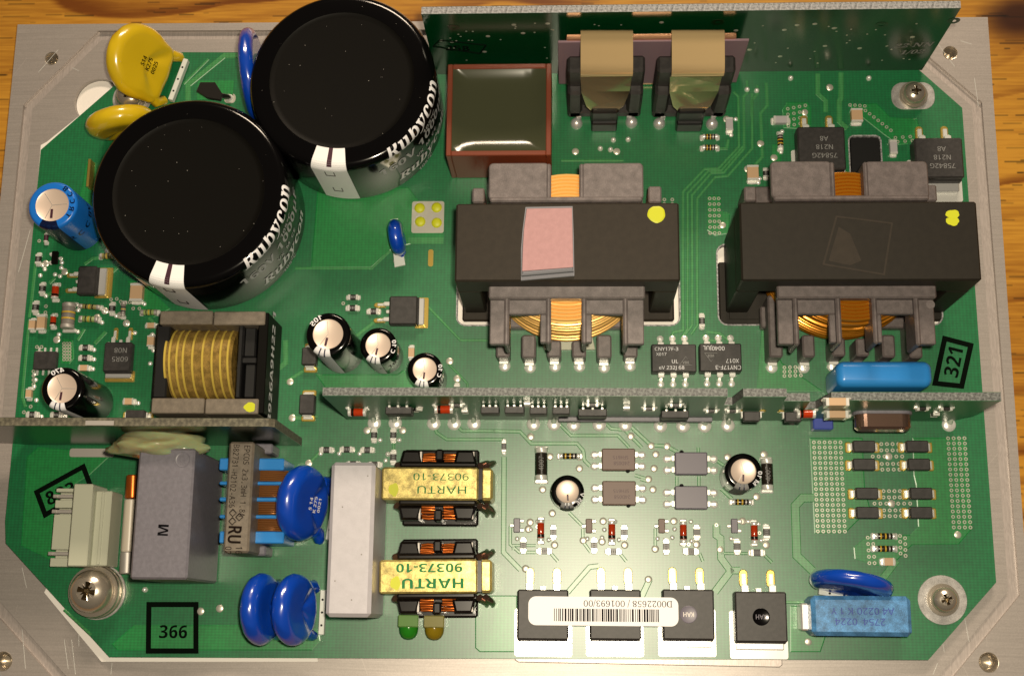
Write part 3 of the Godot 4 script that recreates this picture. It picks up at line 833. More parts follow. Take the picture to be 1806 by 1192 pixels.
# ------------------------------------------------------------------ upright boards
func upright(profile: Array, z: float, thick: float, called: String, label: String, face_m: String, edge_m: String, y_foot: float) -> Node3D:
	var mid: float = (profile[0].x + profile[2].x) * 0.5
	var o := thing(called, label, "circuit board", mid, z)
	var b := Shape.new()
	b.t = Transform3D(Basis(Vector3(1, 0, 0), Vector3(0, 0, 1), Vector3(0, -1, 0)), Vector3(-mid, 0, 0))   # polygon (x, height) stood on edge
	b.prism(profile, -thick + 0.06, 0.0)
	part("board_core", b.done(), M[edge_m], o)
	var g := Shape.new()
	g.t = Transform3D(Basis(Vector3(1, 0, 0), Vector3(0, 0, 1), Vector3(0, -1, 0)), Vector3(-mid, 0, 0))
	g.prism(profile, 0.002, 0.05)
	part("green_face", g.done(), M[face_m], o)
	var k := Shape.new()
	k.t = g.t
	k.prism(profile, -thick, -thick + 0.05)
	part("green_back", k.done(), M[face_m], o)
	return o


func build_daughter_boards():
	# profile points are (x, -height): the second axis of the polygon runs down
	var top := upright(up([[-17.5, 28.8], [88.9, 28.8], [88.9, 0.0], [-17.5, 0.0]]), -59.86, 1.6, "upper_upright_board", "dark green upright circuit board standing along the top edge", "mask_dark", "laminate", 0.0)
	var tz: float = 0.06
	var sp := Shape.new()
	for i in 96:
		var x := rng.randf_range(-15.0, 87.0)
		var y := rng.randf_range(3.0, 24.5)
		if x < 20.0 and i % 3: y = rng.randf_range(16.0, 24.5)
		sp.lathe([Vector2(0.0, 0.05), Vector2(0.10, 0.05), Vector2(0.22 if i % 4 else 0.5, 0.0)], 8, Vector3(x - top.position.x / MM, y, tz), Basis(Vector3.RIGHT, PI / 2))
	var spm := part("plated_holes", sp.done(), M.pad, top)
	spm.set_meta("kind", "stuff")
	for q in [[-11.5, 20.0], [42.0, 21.0], [89.0, 20.5], [75.0, 19.0]]:
		var b := Shape.new()
		b.lathe([Vector2(0.5, 0.05), Vector2(1.25, 0.05), Vector2(1.3, 0.0)], 16, Vector3(q[0] - top.position.x / MM, q[1] + 3.0, tz), Basis(Vector3.RIGHT, PI / 2))
		part("plated_hole", b.done(), M.mask_old, top)
	var loc := func(x, y): return Vector3(x - top.position.x / MM, y, 0.07)
	part("stamp_number", wall_text("258", 2.4, loc.call(-11.6, 13.2), Vector3(1, -0.08, 0), Vector3(0.0, 1, 0)), M.ink, top)
	var fr := Shape.new()
	for q in [[-16.6, 14.2, -15.0, 17.2], [-15.0, 17.2, -5.4, 14.6], [-5.4, 14.6, -7.0, 10.6], [-7.0, 10.6, -16.6, 14.2]]:
		fr.tube([loc.call(q[0], q[1]), loc.call(q[2], q[3])], 0.16, 6)
	part("stamp_frame", fr.done(), M.ink, top)
	part("handwriting", wall_text("22 NN", 1.9, loc.call(84.0, 12.6), Vector3(1, 0.1, 0), Vector3(0.15, 1, 0), true), M.grey_print, top)
	part("handwriting", wall_text("1/02", 1.9, loc.call(84.5, 9.2), Vector3(1, 0.1, 0), Vector3(0.15, 1, 0), true), M.grey_print, top)

	var mb := upright(up([[-34.2, 28.5], [41.4, 28.5], [41.8, 19.0], [43.4, 19.0], [44.3, 28.3], [52.3, 28.3], [52.5, 23.6], [57.4, 23.6], [58.0, 14.0], [60.0, 15.0], [61.2, 24.6], [92.5, 24.6], [92.5, 8.0], [90.0, 0.6], [-34.2, 0.6]]), 17.47, 1.6, "middle_upright_board", "long upright circuit board crossing the middle of the green board", "mask", "grey_laminate", 0.0)
	for p in [V2(-28.63, 17.24), V2(-24.23, 17.22), V2(-16.15, 17.32), V2(-11.88, 17.31), V2(-7.74, 17.29), V2(4.65, 17.38), V2(8.89, 17.36), V2(13, 17.47), V2(18.28, 17.45), V2(23.67, 17.44), V2(30.91, 17.65), V2(35.58, 17.64), V2(40, 17.63), V2(44.77, 17.49), V2(89.75, 17.24)]:
		var b := on(mb)
		b.dome(Vector3(p.x, 0.0, p.y + 0.95), 1.45, 0.55, 18, 5)
		b.tube([Vector3(p.x, 1.0, p.y + 0.55), Vector3(p.x, 2.6, p.y + 0.1)], 0.6, 8, 0.25)
		part("solder_joint", b.done(), M.bright_tin, mb)
	var strip := on(mb)
	strip.block(25.51, 17.96, 31.27, 0.93, 3.2, 4.6, 0.1)
	part("grey_spacer_strip", strip.done(), M.mid_grey, mb)

	var lb := upright(up([[-118.0, 26.6], [-44.6, 26.6], [-43.6, 25.6], [-43.6, 0.4], [-102.0, 0.4], [-104.0, 4.0], [-118.0, 6.0]]), 23.07, 1.6, "left_upright_board", "dark upright board at the left edge overhanging the metal plate", "mask_old", "old_laminate", 0.0)
	part("solder_tab", box_mesh(-76.94, 22.51, 5.46, 0.87, 26.3, 26.7), M.dull_tin, lb, rel(lb))


func up(pts: Array) -> Array:
	var out := []
	for p in pts: out.append(Vector2(p[0], -p[1]))
	return out


func box_mesh(cx: float, cz: float, w: float, d: float, y0: float, y1: float, ch := 0.0) -> ArrayMesh:
	var b := Shape.new()
	b.block(cx, cz, w, d, y0, y1, ch)
	return b.done()


# ------------------------------------------------------------------ big single parts
func can_profile(R: float, h: float, lip: float, round_: float) -> Array:
	var pr := [Vector2(R - 1.2, 0.0), Vector2(R - 0.25, 0.35), Vector2(R, 1.1)]
	pr.append(Vector2(R, h - round_))
	for i in 6:
		var a := PI * 0.5 * (i + 1) / 6.0
		pr.append(Vector2(R - round_ + round_ * cos(a), h - round_ + round_ * sin(a)))
	pr.append(Vector2(lip, h + 0.02))
	return pr


func snap_capacitor(label: String, x: float, z: float, R: float, h: float, stripe: float, text_at: float, seed_: int):
	var o := thing("large_capacitor", label, "capacitor", x, z, "large black electrolytic capacitors")
	var lip := R * 0.775
	var pr := can_profile(R, h, lip, 1.7)
	var b := Shape.new()
	b.lathe(pr, 72)
	part("sleeve", b.done(), M.gloss_black, o)
	var t := Shape.new()
	t.lathe([Vector2(lip + 0.4, h - 0.3), Vector2(lip - 0.05, h - 0.02), Vector2(lip - 0.5, h - 0.22), Vector2(lip - 1.2, h - 0.28), Vector2(0, h - 0.28)], 64)
	var r := RandomNumberGenerator.new()
	r.seed = seed_
	part("top_disc", t.done(), M.satin_black, o)
	var du := Shape.new()
	for i in 26:      # dust on the lid
		var a := r.randf() * TAU
		var q := sqrt(r.randf()) * R * 0.9
		du.dome(Vector3(cos(a) * q, h - (0.28 if q < lip - 0.6 else 0.02), sin(a) * q), r.randf_range(0.04, 0.09), 0.04, 5, 2)
	var dust := part("dust", du.done(), M.dull_tin, o)
	dust.set_meta("kind", "stuff")
	var w := Shape.new()
	var half := 3.75 / R
	w.lathe(pr.slice(2), 14, Vector3.ZERO, Basis.IDENTITY, stripe - half, stripe + half, 0.05)
	var st := part("white_stripe", w.done(), M.paper, o)
	var p := Shape.new()
	p.lathe(pr.slice(6), 4, Vector3.ZERO, Basis.IDENTITY, stripe - 0.035, stripe + 0.02, 0.10)
	part("marker_stroke", p.done(), M.maroon_ink, st)
	var side := func(az, y): return Vector3((R + 0.09) * cos(az), y, (R + 0.09) * sin(az))
	for k in 2:
		var g := Shape.new()
		var y := h - 4.2 - 9.5 * k
		g.tube([side.call(stripe + 0.05, y + 2.0), side.call(stripe + 0.05, y), side.call(stripe - 0.045, y), side.call(stripe - 0.045, y + 2.0)], 0.09, 5)
		part("minus_mark", g.done(), M.dark_ink, st)
	# printing that runs round the side, tops of the letters towards the lid
	for q in [["Rubycon", h - 0.9, 3.3, 0.0, true], ["105\u00b0C", h - 4.6, 1.5, -0.12, false], ["160V 1000\u00b5F", h - 7.6, 3.0, 0.04, false], ["VX  M  CE", h - 10.9, 1.3, 0.0, false], ["Rubycon", h - 14.6, 3.0, 0.0, true], ["105\u00b0C", h - 17.9, 1.3, 0.1, false]]:
		var yy: float = q[1]
		var az0: float = text_at + q[3]
		var words := letters(q[0], q[2], func(u, v):
			var az: float = az0 - u / R
			var y: float = yy + v
			var rr := R + 0.06
			if y > h - 1.7:
				var over := minf((y - (h - 1.7)) / 1.7, 1.4)
				rr = R - 1.7 + 1.7 * cos(minf(over, PI * 0.5)) + 0.06
				y = h - 1.7 + 1.7 * sin(minf(over, PI * 0.5)) + 0.06
			return Vector3(rr * cos(az), y, rr * sin(az)), q[4], false, true, 0.22 if q[4] else 0.0, 0.5)
		part("lettering", words, M.white_print if q[4] else M.pale_print, o)


func radial_capacitor(label: String, x: float, z: float, R: float, h: float, sleeve: String, stripe: float, stripe_m: String, words: String, text_az: float, vents := 2, group := ""):
	var o := thing("radial_capacitor", label, "capacitor", x, z, group)
	var lip := R * 0.68
	var pr := can_profile(R, h, lip, minf(0.8, R * 0.2))
	var b := Shape.new()
	b.lathe(pr, 40)
	part("sleeve", b.done(), M[sleeve], o)
	var t := Shape.new()
	t.lathe([Vector2(lip + 0.3, h - 0.3), Vector2(lip - 0.02, h + 0.0), Vector2(lip - 0.25, h - 0.12), Vector2(0, h - 0.12)], 32)
	var top := part("metal_top", t.done(), M.bright_top, o)
	var g := Shape.new()
	for k in vents:
		var a := stripe + 0.35 + TAU * k / (3.0 if vents == 3 else 2.6)
		g.t = Transform3D(Basis(Vector3.UP, -a), Vector3(0, h - 0.12, 0))
		g.box(Vector3(lip * 0.45, 0.015, 0), Vector3(lip * 0.88, 0.05, 0.12))
	part("score_line", g.done(), M.dull_tin, top)
	var k := Shape.new()
	k.t = Transform3D(Basis(Vector3.UP, -stripe + 0.08), Vector3(0, h - 0.09, 0))
	k.box(Vector3(lip * 0.52, 0, 0), Vector3(lip * 0.55, 0.06, lip * 0.15))
	part("marker_stroke", k.done(), M.maroon_ink, top)
	if stripe_m:
		var w := Shape.new()
		var half := 0.42
		w.lathe(pr.slice(1), 10, Vector3.ZERO, Basis.IDENTITY, stripe - half, stripe + half, 0.04)
		var st := part("stripe", w.done(), M[stripe_m], o)
		var g2 := Shape.new()
		for q in [-0.14, 0.12]:
			g2.lathe(pr.slice(3), 2, Vector3.ZERO, Basis.IDENTITY, stripe + q - 0.035, stripe + q + 0.035, 0.08)
		part("minus_mark", g2.done(), M.dark_blue, st)
	if words:
		var rr := R - 0.05
		part("lettering", letters(words, minf(1.3, R * 0.28), func(u, v): return Vector3((lip + 0.75 + v * 0.8) * cos(text_az - u / (lip + 0.7)), h + 0.05, (lip + 0.75 + v * 0.8) * sin(text_az - u / (lip + 0.7))), false, false, true), M.dark_blue if sleeve == "blue_sleeve" else M.white_print, o)
		part("lettering", letters(words + "V 25", minf(1.8, R * 0.4), func(u, v): return Vector3((R + 0.05) * cos(text_az + 0.5 - u / R), h * 0.55 + v, (R + 0.05) * sin(text_az + 0.5 - u / R))), M.dark_blue if sleeve == "blue_sleeve" else M.grey_print, o)


# a coated disc standing on edge: foot and middle of the disc, the direction of its foot line, its radius and thickness
func disc_capacitor(called: String, label: String, category: String, B: Vector3, C: Vector3, dir: Vector3, R: float, thick: float, m: String, group := "", card := true, words := [], words_m := "white_print", flip := 1.0) -> Node3D:
	var o := thing(called, label, category, B.x, B.z, group)
	var u := dir.normalized()
	var v := C - B
	v = (v - u * v.dot(u))
	var w := u.cross(v.normalized()).normalized()
	var c := C - B
	var b := Shape.new()
	var dv := v.normalized()
	var cross := w
	var lump := noise(int(B.x * 7.0) + 300, 0.35, 2)
	b.group += 1
	b.s.set_smooth_group(b.group)
	# the dipped coating: a lens swollen at the rim that runs out over the two legs
	var skin := func(i, j):
		var phi: float = TAU * (j % 56) / 56.0
		var lobe := 0.0
		for s in [-0.72, 0.72]:
			var dd: float = wrapf(phi - (-PI * 0.5 + s), -PI, PI)
			lobe = maxf(lobe, exp(-dd * dd / 0.07))
		var th: float = thick * (1.0 - 0.25 * lobe)
		var rim: float = R * (1.0 + (0.17 if m == "yellow_epoxy" else 0.05) * lobe)
		var q := Vector2.ZERO
		if i <= 3: q = Vector2((rim - th * 0.55) * i / 3.0, -th * lerpf(0.40, 0.485, i / 3.0))
		elif i >= 13: q = Vector2((rim - th * 0.55) * (16 - i) / 3.0, th * lerpf(0.40, 0.485, (16 - i) / 3.0))
		else:
			var a: float = -PI * 0.5 + PI * (i - 3) / 10.0
			q = Vector2(rim - th * 0.55 + th * 0.55 * cos(a), th * 0.5 * sin(a))
		var e: Vector3 = u * cos(phi) + dv * sin(phi)
		var bump: float = 1.0 + 0.022 * lump.get_noise_3dv(e * q.x + cross * q.y * 3.0)
		return c + (e * q.x + cross * q.y) * bump
	for i in 16:
		for j in 56:
			var p0: Vector3 = skin.call(i, j)
			var p1: Vector3 = skin.call(i, j + 1)
			var p2: Vector3 = skin.call(i + 1, j + 1)
			var p3: Vector3 = skin.call(i + 1, j)
			if i > 0: b.tri(p0, p1, p2)
			if i < 15: b.tri(p0, p2, p3)
	for s in [-1.0, 1.0]:      # the coating runs down both legs
		var foot: Vector3 = u * s * R * 0.66
		b.tube([c + u * s * R * 0.62 - dv * R * 0.70, c + u * s * R * 0.70 - dv * R * 0.98, foot + Vector3(0, 0.8, 0), foot], thick * 0.36, 10, thick * 0.2)
	part("coated_disc", b.done(), M[m], o)
	if card:
		var k := Shape.new()
		k.t = Transform3D(Basis(u, Vector3.UP, u.cross(Vector3.UP)), Vector3.ZERO)
		k.box(Vector3(0, 0.9, -flip * thick * 0.42), Vector3(R * 1.25, 1.5, 1.1), 0.1)
		var cd := part("spacer_card", k.done(), M.card, o)
		var h := Shape.new()
		h.t = k.t
		for s in [-0.36, 0.0, 0.36]:
			h.cyl(Vector3(s * R, 1.64, -flip * thick * 0.42), 0.24, 0.0, 0.03, 10)
		part("punched_hole", h.done(), M.hole, cd)
	var n := 0
	for t in words:
		var row: float = (0.5 * (words.size() - 1) - n) * 1.55
		n += 1
		var nrm := w if w.y > 0.0 else -w
		var along := dv.cross(nrm)
		var upv := dv
		var base := c + nrm * thick * 0.5 * 0.99 - dv * R * 0.15
		part("lettering", letters(t, 1.0, func(x, y): return base + along * x + upv * (y + row)), M[words_m], o)
	return o


func screw(label: String, x: float, z: float, r: float, y: float, washer: Array, washer_h: float, washers: int, turn: float):
	var o := thing("screw", label, "screw", x, z, "screws holding the circuit board")
	var w := Shape.new()
	w.prism(washer, 0.0, washer_h, 0.06)
	w.t = Transform3D.IDENTITY
	part("contact_pad", w.done(), M.washer, o)
	for k in washers:
		var q := Shape.new()
		q.lathe([Vector2(r * 0.5, washer_h + k * y / washers), Vector2(r * 1.22 - k * 0.15, washer_h + k * y / washers), Vector2(r * 1.25 - k * 0.15, washer_h + (k + 0.5) * y / washers), Vector2(r * 1.22 - k * 0.15, washer_h + (k + 0.85) * y / washers), Vector2(r * 0.5, washer_h + (k + 0.95) * y / washers)], 32)
		part("washer", q.done(), M.steel, o)
	var h := Shape.new()
	var y0 := washer_h + y
	h.lathe([Vector2(r * 0.9, y0), Vector2(r, y0 + 0.25), Vector2(r * 0.98, y0 + r * 0.35), Vector2(r * 0.86, y0 + r * 0.58), Vector2(r * 0.68, y0 + r * 0.74), Vector2(r * 0.46, y0 + r * 0.83)], 32)
	part("screw_head", h.done(), M.steel, o)
	# the cross recess: a star shaped pit with worn bright edges
	var g := Shape.new()
	var dk := Shape.new()
	g.flat()
	dk.flat()
	var n := 48
	var ring := func(k: int, rr: float, y: float): return Vector3(cos(TAU * (k % n) / n) * rr, y, sin(TAU * (k % n) / n) * rr)
	var arm := func(k: int) -> float:
		var f := fposmod((k % n) / float(n) * 8.0 + turn, 2.0)
		return r * (0.43 if f < 0.9 else (0.31 if f > 1.3 and f < 1.65 else 0.19))
	for k in n:
		g.tri(ring.call(k, r * 0.47, y0 + r * 0.82), ring.call(k + 1, r * 0.47, y0 + r * 0.82), ring.call(k + 1, arm.call(k + 1), y0 + r * 0.84))
		g.tri(ring.call(k, r * 0.47, y0 + r * 0.82), ring.call(k + 1, arm.call(k + 1), y0 + r * 0.84), ring.call(k, arm.call(k), y0 + r * 0.84))
		dk.tri(ring.call(k, arm.call(k), y0 + r * 0.84), ring.call(k + 1, arm.call(k + 1), y0 + r * 0.84), ring.call(k + 1, arm.call(k + 1) * 0.55, y0 + r * 0.45))
		dk.tri(ring.call(k, arm.call(k), y0 + r * 0.84), ring.call(k + 1, arm.call(k + 1) * 0.55, y0 + r * 0.45), ring.call(k, arm.call(k) * 0.55, y0 + r * 0.45))
		dk.tri(ring.call(k, arm.call(k) * 0.55, y0 + r * 0.45), ring.call(k + 1, arm.call(k + 1) * 0.55, y0 + r * 0.45), Vector3(0, y0 + r * 0.42, 0))
	part("cross_recess", dk.done(), M.recess, o)
	part("recess_rim", g.done(), M.steel, o)


func block_thing(called: String, label: String, category: String, c: Array, h: float, m: String, ch := 0.5, body := "body", y0 := 0.3) -> Node3D:
	var o := thing(called, label, category, c[0], c[1])
	var b := Shape.new()
	b.box(Vector3(0, (h + y0) * 0.5, 0), Vector3(c[2], h - y0, c[3]), ch)
	part(body, b.done(), M[m], o)
	return o


func build_big_parts():
	mat("recess", Color(0.42, 0.36, 0.26), 0.3, 0.8)
	mat("bright_top", Color(0.90, 0.82, 0.76), 0.4, 0.45)
	snap_capacitor("large black capacitor left of centre, white lettering round its lower right side", -65.18, -26.15, 20.2, 19.6, 1.74, 0.42, 1)
	snap_capacitor("large black capacitor touching the upper upright board, its top cut by the photo edge", -34.78, -50.08, 19.4, 19.6, 1.68, 0.52, 2)
	mark("the left large capacitor", -63.24, -20.88)
	radial_capacitor("blue capacitor with a metal top leaning at the left edge of the green board", -94.34, -24.33, 5.15, 16.5, "blue_sleeve", 1.65, "dark_blue", "T R C C B", -0.2, 3)
	mark("the blue round capacitor", -96.43, -22.27)
	radial_capacitor("black capacitor with white stripe beside the left upright board", -88.29, 14.26, 4.35, 18.0, "gloss_black", 1.75, "white_print", "470", -1.9, 3)
	mark("the lower left round capacitor", -90.36, 12.8)
	radial_capacitor("tallest of the three black capacitors above the middle upright board", -35.61, 3.32, 4.45, 18.3, "gloss_black", 1.85, "white_print", "105", -2.3, 2, "row of black capacitors with bright tops")
	radial_capacitor("middle one of the three black capacitors above the middle upright board", -26.54, 4.17, 3.75, 12.0, "gloss_black", 1.85, "white_print", "C 10", 0.1, 2, "row of black capacitors with bright tops")
	radial_capacitor("shortest of three black capacitors, touching the middle upright board", -16.94, 9.15, 3.55, 12.0, "gloss_black", 1.75, "white_print", "C 10", 0.1, 2, "row of black capacitors with bright tops")
	mark("the three black capacitors", -29.05, 4.78)
	radial_capacitor("small black capacitor with blank white top left of the optocouplers", 11.72, 32.96, 3.35, 7.0, "gloss_black", 1.6, "grey_print", "35 V", 0.5, 0)
	mark("the blank topped capacitor", 11.72, 32.61)
	radial_capacitor("small black capacitor with white top beside a black diode", 46.3, 29.19, 3.65, 10.5, "gloss_black", 1.7, "grey_print", "M 10", 0.45, 2)
	mark("the white topped capacitor", 47.01, 28.37)

	# coated discs
	disc_capacitor("yellow_disc", "yellow disc varistor leaning over the top left screw", "varistor", Vector3(-76.54, 0, -59.06), Vector3(-81.49, 8.5, -59.7), Vector3(-77.99, 0, -54.07) - Vector3(-75.07, 0, -63.96), 8.1, 4.2, "yellow_epoxy", "yellow disc varistors", true, ["S14", "K275", "0025"], "ink", 1.0)
	disc_capacitor("yellow_disc", "yellow disc varistor partly hidden behind the left large capacitor", "varistor", Vector3(-80.38, 0, -48.18), Vector3(-84.77, 7.5, -45.97), Vector3(-76.38, 0, -49.22) - Vector3(-86.4, 0, -46.89), 7.3, 4.6, "yellow_epoxy", "yellow disc varistors", false)
	disc_capacitor("blue_disc", "blue disc varistor seen edge on left of the upper large capacitor", "varistor", Vector3(-56.06, 0, -53.88), Vector3(-55.9, 9, -55.79), Vector3(-55.55, 0, -44.27) - Vector3(-58.38, 0, -68.58), 10.2, 3.2, "blue_epoxy", "", false)
	disc_capacitor("blue_disc", "blue disc varistor with white print beside the wound blue choke", "varistor", Vector3(-38.39, 0, 37.54), Vector3(-41.32, 8, 35.65), Vector3(-40.24, 0, 46.2) - Vector3(-38.33, 0, 30.55), 7.6, 4.6, "blue_epoxy", "blue disc varistors", true, ["S 14", "K 275", "0021"], "white_print", 1.0)
	mark("the printed blue disc", -41.55, 35.24)
	disc_capacitor("blue_disc", "left one of two blue disc varistors standing at the lower edge", "varistor", Vector3(-46.49, 0, 57.02), Vector3(-48.47, 8, 56.49), Vector3(-46.39, 0, 63.73) - Vector3(-46.59, 0, 50.24), 7.0, 3.9, "blue_epoxy", "blue disc varistors", true, [], "", 1.0)
	disc_capacitor("blue_disc", "blue disc varistor standing against the pale grey block at the lower edge", "varistor", Vector3(-39.31, 0, 56.95), Vector3(-41.94, 8, 56.53), Vector3(-39.47, 0, 63.88) - Vector3(-39.37, 0, 50.18), 7.0, 3.9, "blue_epoxy", "blue disc varistors", true, [], "", 1.0)
	disc_capacitor("blue_disc", "thin blue disc varistor lying along the top of the grainy light blue block", "varistor", Vector3(66.82, 0, 51.52), Vector3(67.07, 6.5, 50.73), Vector3(74.82, 0, 52.67) - Vector3(59.25, 0, 50.14), 8.0, 3.0, "blue_epoxy", "", true, [], "", -1.0)
	disc_capacitor("blue_bead", "small blue bead capacitor standing alone left of the big transformer", "capacitor", Vector3(-24.26, 0, -20.75), Vector3(-24.48, 4, -21.04), Vector3(-23.38, 0, -15.68) - Vector3(-25.14, 0, -25.86), 3.9, 3.1, "blue_epoxy", "", false)
	mark("the small blue bead", -25.01, -21.39)
	var cardb := thing("spacer_card", "white paper strip lying under the small blue bead capacitor", "paper strip", -24.64, -21.39)
	var cb := on(cardb)
	cb.prism([V2(-26.51, -26.12), V2(-24.91, -26.37), V2(-23.02, -15.93), V2(-25.32, -15.44)], 0.0, 0.5, 0.05)
	part("strip", cb.done(), M.card, cardb)

	# boxes
	var gm := block_thing("grey_film_capacitor", "dark grey block capacitor stamped M below the left upright board", "capacitor", [-65.22, 38.99, 10.9, 24.8], 21.6, "mid_grey", 0.4)
	part("lettering", flat_text("M", 2.0, Vector3(0.3, 21.64, 3.2), 88.0), M.dark_ink, gm)
	var ej := Shape.new()
	ej.lathe([Vector2(1.5, 21.6), Vector2(1.42, 21.66), Vector2(1.2, 21.6)], 24, Vector3(3.2, 0, -10.2))
	ej.lathe([Vector2(0.55, 21.6), Vector2(0.5, 21.64), Vector2(0, 21.62)], 16, Vector3(3.2, 0, -10.2))
	part("moulding_mark", ej.done(), M.mid_grey, gm)
	mark("the grey block marked M", -70.16, 41.23)
	var pg := block_thing("white_film_capacitor", "pale grey plain block capacitor beside the two brass coloured transformers", "capacitor", [-29.74, 43.25, 8.6, 29.4], 17.5, "pale_grey", 0.7)
	var pt := Shape.new()
	for q in [[2.2, 3.0], [-1.8, -6.0], [0.6, 11.5], [2.9, -12.0], [-2.7, 8.0]]:
		pt.cyl(Vector3(q[0], 0, q[1]), 0.14, 17.49, 17.52, 8)
	part("speck", pt.done(), M.melf_grey, pg).set_meta("kind", "stuff")
	mark("the pale grey block", -32.47, 42.12)
	var lb := block_thing("blue_film_capacitor", "light blue rounded capacitor behind the middle upright board's right end", "capacitor", [74.16, 10.07, 18.6, 5.4], 13.0, "light_blue", 0.1)
	for ch in lb.get_children(): ch.free()
	var pl := Shape.new()
	pl.pill(Vector3(0, 6.8, 0), Vector3(18.7, 13.0, 5.2), 1.6, 5)
	part("coated_body", pl.done(), M.light_blue, lb)
	var gb := block_thing("grainy_film_capacitor", "light blue grainy block capacitor with faint violet print, lower right", "capacitor", [68.37, 56.71, 19.1, 7.6], 8.6, "grainy_blue", 0.8)
	part("lettering", flat_text("A4 0220 K 1 Y", 1.25, Vector3(0.2, 8.64, -0.9), 180.0, 1.15, false, false, false), M.violet_blue, gb)
	part("lettering", flat_text("2754  0224", 1.25, Vector3(-0.4, 8.64, 1.1), 180.0, 1.15, false, false, false), M.violet_blue, gb)
	part("metal_end", box_mesh(58.62, 56.94, 2.32, 5.24, 0.1, 4.5, 0.3), M.tin, gb, rel(gb))
	mark("the grainy blue block", 69.6, 56.7)
	var vb := block_thing("small_blue_capacitor", "small violet blue box capacitor in front of the middle upright board", "capacitor", [63.62, 18.14, 4.1, 3.2], 3.4, "violet_blue", 0.25)

	# potted red brown case
	var rc := thing("potted_case", "red brown square case filled with dark glossy potting compound", "potted module", -2.57, -45.73)
	var x := 10.9
	var z := 10.2
	var w := Shape.new()
	for q in [[-1, 0], [1, 0], [0, -1], [0, 1]]:
		if q[0] != 0: w.box(Vector3(q[0] * (x - 0.55), 7.0, 0), Vector3(1.1, 13.6, z * 2), 0.15)
		else: w.box(Vector3(0, 7.0, q[1] * (z - 0.55)), Vector3(x * 2 - 2.204, 13.59, 1.1), 0.15)
	part("case_wall", w.done(), M.red_case, rc)
	var f := Shape.new()
	f.flat()
	var nn := 12
	var hgt = func(i, j):
		var a: float = absf(i * 2.0 / nn - 1.0)
		var e: float = absf(j * 2.0 / nn - 1.0)
		return 12.3 + 1.25 * pow(maxf(a, e), 5.0)
	f.s.set_smooth_group(1)
	for i in nn:
		for j in nn:
			var p = func(a, e): return Vector3((a * 2.0 / nn - 1.0) * (x - 1.05), hgt.call(a, e), (e * 2.0 / nn - 1.0) * (z - 1.05))
			f.tri(p.call(i, j), p.call(i + 1, j), p.call(i + 1, j + 1))
			f.tri(p.call(i, j), p.call(i + 1, j + 1), p.call(i, j + 1))
	part("potting", f.done(), M.potting, rc)
	mark("the red brown case", -2.57, -46.52)

	build_clamped_transistors()

	# connector, fuse, glue
	var cn := thing("pin_header", "cream nylon pin header with three pins at the left edge", "connector", -86.85, 40.53)
	var cz := 7.9
	var c1 := Shape.new()
	c1.box(Vector3(-3.6, 1.2, 0), Vector3(5.4, 1.8, cz * 2), 0.15)
	for q in [[-7.9, -7.15], [-5.5, -3.9], [-2.6, 4.5], [6.2, 7.9]]:
		c1.box(Vector3(-3.6, 3.4, (q[0] + q[1]) * 0.5), Vector3(5.2, 2.6, q[1] - q[0]), 0.1)
	part("base_plate", c1.done(), M.cream_nylon, cn)
	var c2 := Shape.new()
	c2.box(Vector3(1.0, 4.6, -0.2), Vector3(3.9, 8.6, cz * 2 + 0.6), 0.2)
	part("back_wall", c2.done(), M.cream_nylon, cn)
	var c3 := Shape.new()
	c3.box(Vector3(4.6, 3.6, 0.3), Vector3(3.3, 6.6, cz * 2 - 0.8), 0.2)
	c3.box(Vector3(4.6, 7.0, 0.3), Vector3(0.6, 0.5, cz * 2 - 1.2), 0.1)
	part("locking_ramp", c3.done(), M.cream_nylon, cn)
	for zz in [-6.3, -3.2, 5.3]:
		var pn := Shape.new()
		pn.box(Vector3(-3.4, 4.2, zz), Vector3(5.6, 0.7, 0.75), 0.1)
		pn.box(Vector3(-6.3, 2.8, zz), Vector3(0.8, 4.2, 0.75), 0.1)
		part("pin", pn.done(), M.dull_tin, cn)
	var fu := thing("fuse", "ceramic tube fuse with metal ends left of the dark grey block", "fuse", -77.72, 40.12)
	for q in [[-10.4, -5.6, "red_copper"], [-5.4, 5.2, "ceramic_white"], [5.2, 9.6, "dull_tin"]]:
		var s := Shape.new()
		s.lathe([Vector2(0, q[0]), Vector2(1.25, q[0]), Vector2(1.4, q[0] + 0.2), Vector2(1.4, q[1] - 0.2), Vector2(1.25, q[1]), Vector2(0, q[1])], 20, Vector3(0, 3.2, 0), Basis(Vector3.RIGHT, PI / 2))
		part("end_cap" if q[2] != "ceramic_white" else "tube", s.done(), M[q[2]], fu)
	var ls := Shape.new()
	for e in [-9.6, 9.0]:
		ls.tube([Vector3(0, 3.2, e), Vector3(0, 0.0, e)], 0.4, 8)
	part("lead", ls.done(), M.tin, fu)
	var gl := thing("glue_blob", "translucent yellowish glue blob between the dark grey block and upright board", "glue", -67.5, 25.96)
	var gs := Shape.new()
	gs.group += 1
	gs.s.set_smooth_group(gs.group)
	var gn := noise(77, 0.16, 3)
	var gp := func(i, j):
		var la: float = PI * (i / 18.0 - 0.5)
		var lo: float = TAU * (j % 36) / 36.0
		var d := Vector3(cos(la) * cos(lo), sin(la), cos(la) * sin(lo))
		var e := 1.0 + 0.30 * gn.get_noise_3dv(d * 6.0)
		return Vector3(d.x * 9.6, d.y * 4.8 - d.x * d.x * 1.0, d.z * 2.8) * e + Vector3(-0.6, 18.6, -0.4)
	for i in 18:
		for j in 36:
			gs.tri(gp.call(i, j), gp.call(i + 1, j), gp.call(i + 1, j + 1))
			gs.tri(gp.call(i, j), gp.call(i + 1, j + 1), gp.call(i, j + 1))
	part("blob", gs.done(), M.glue, gl)

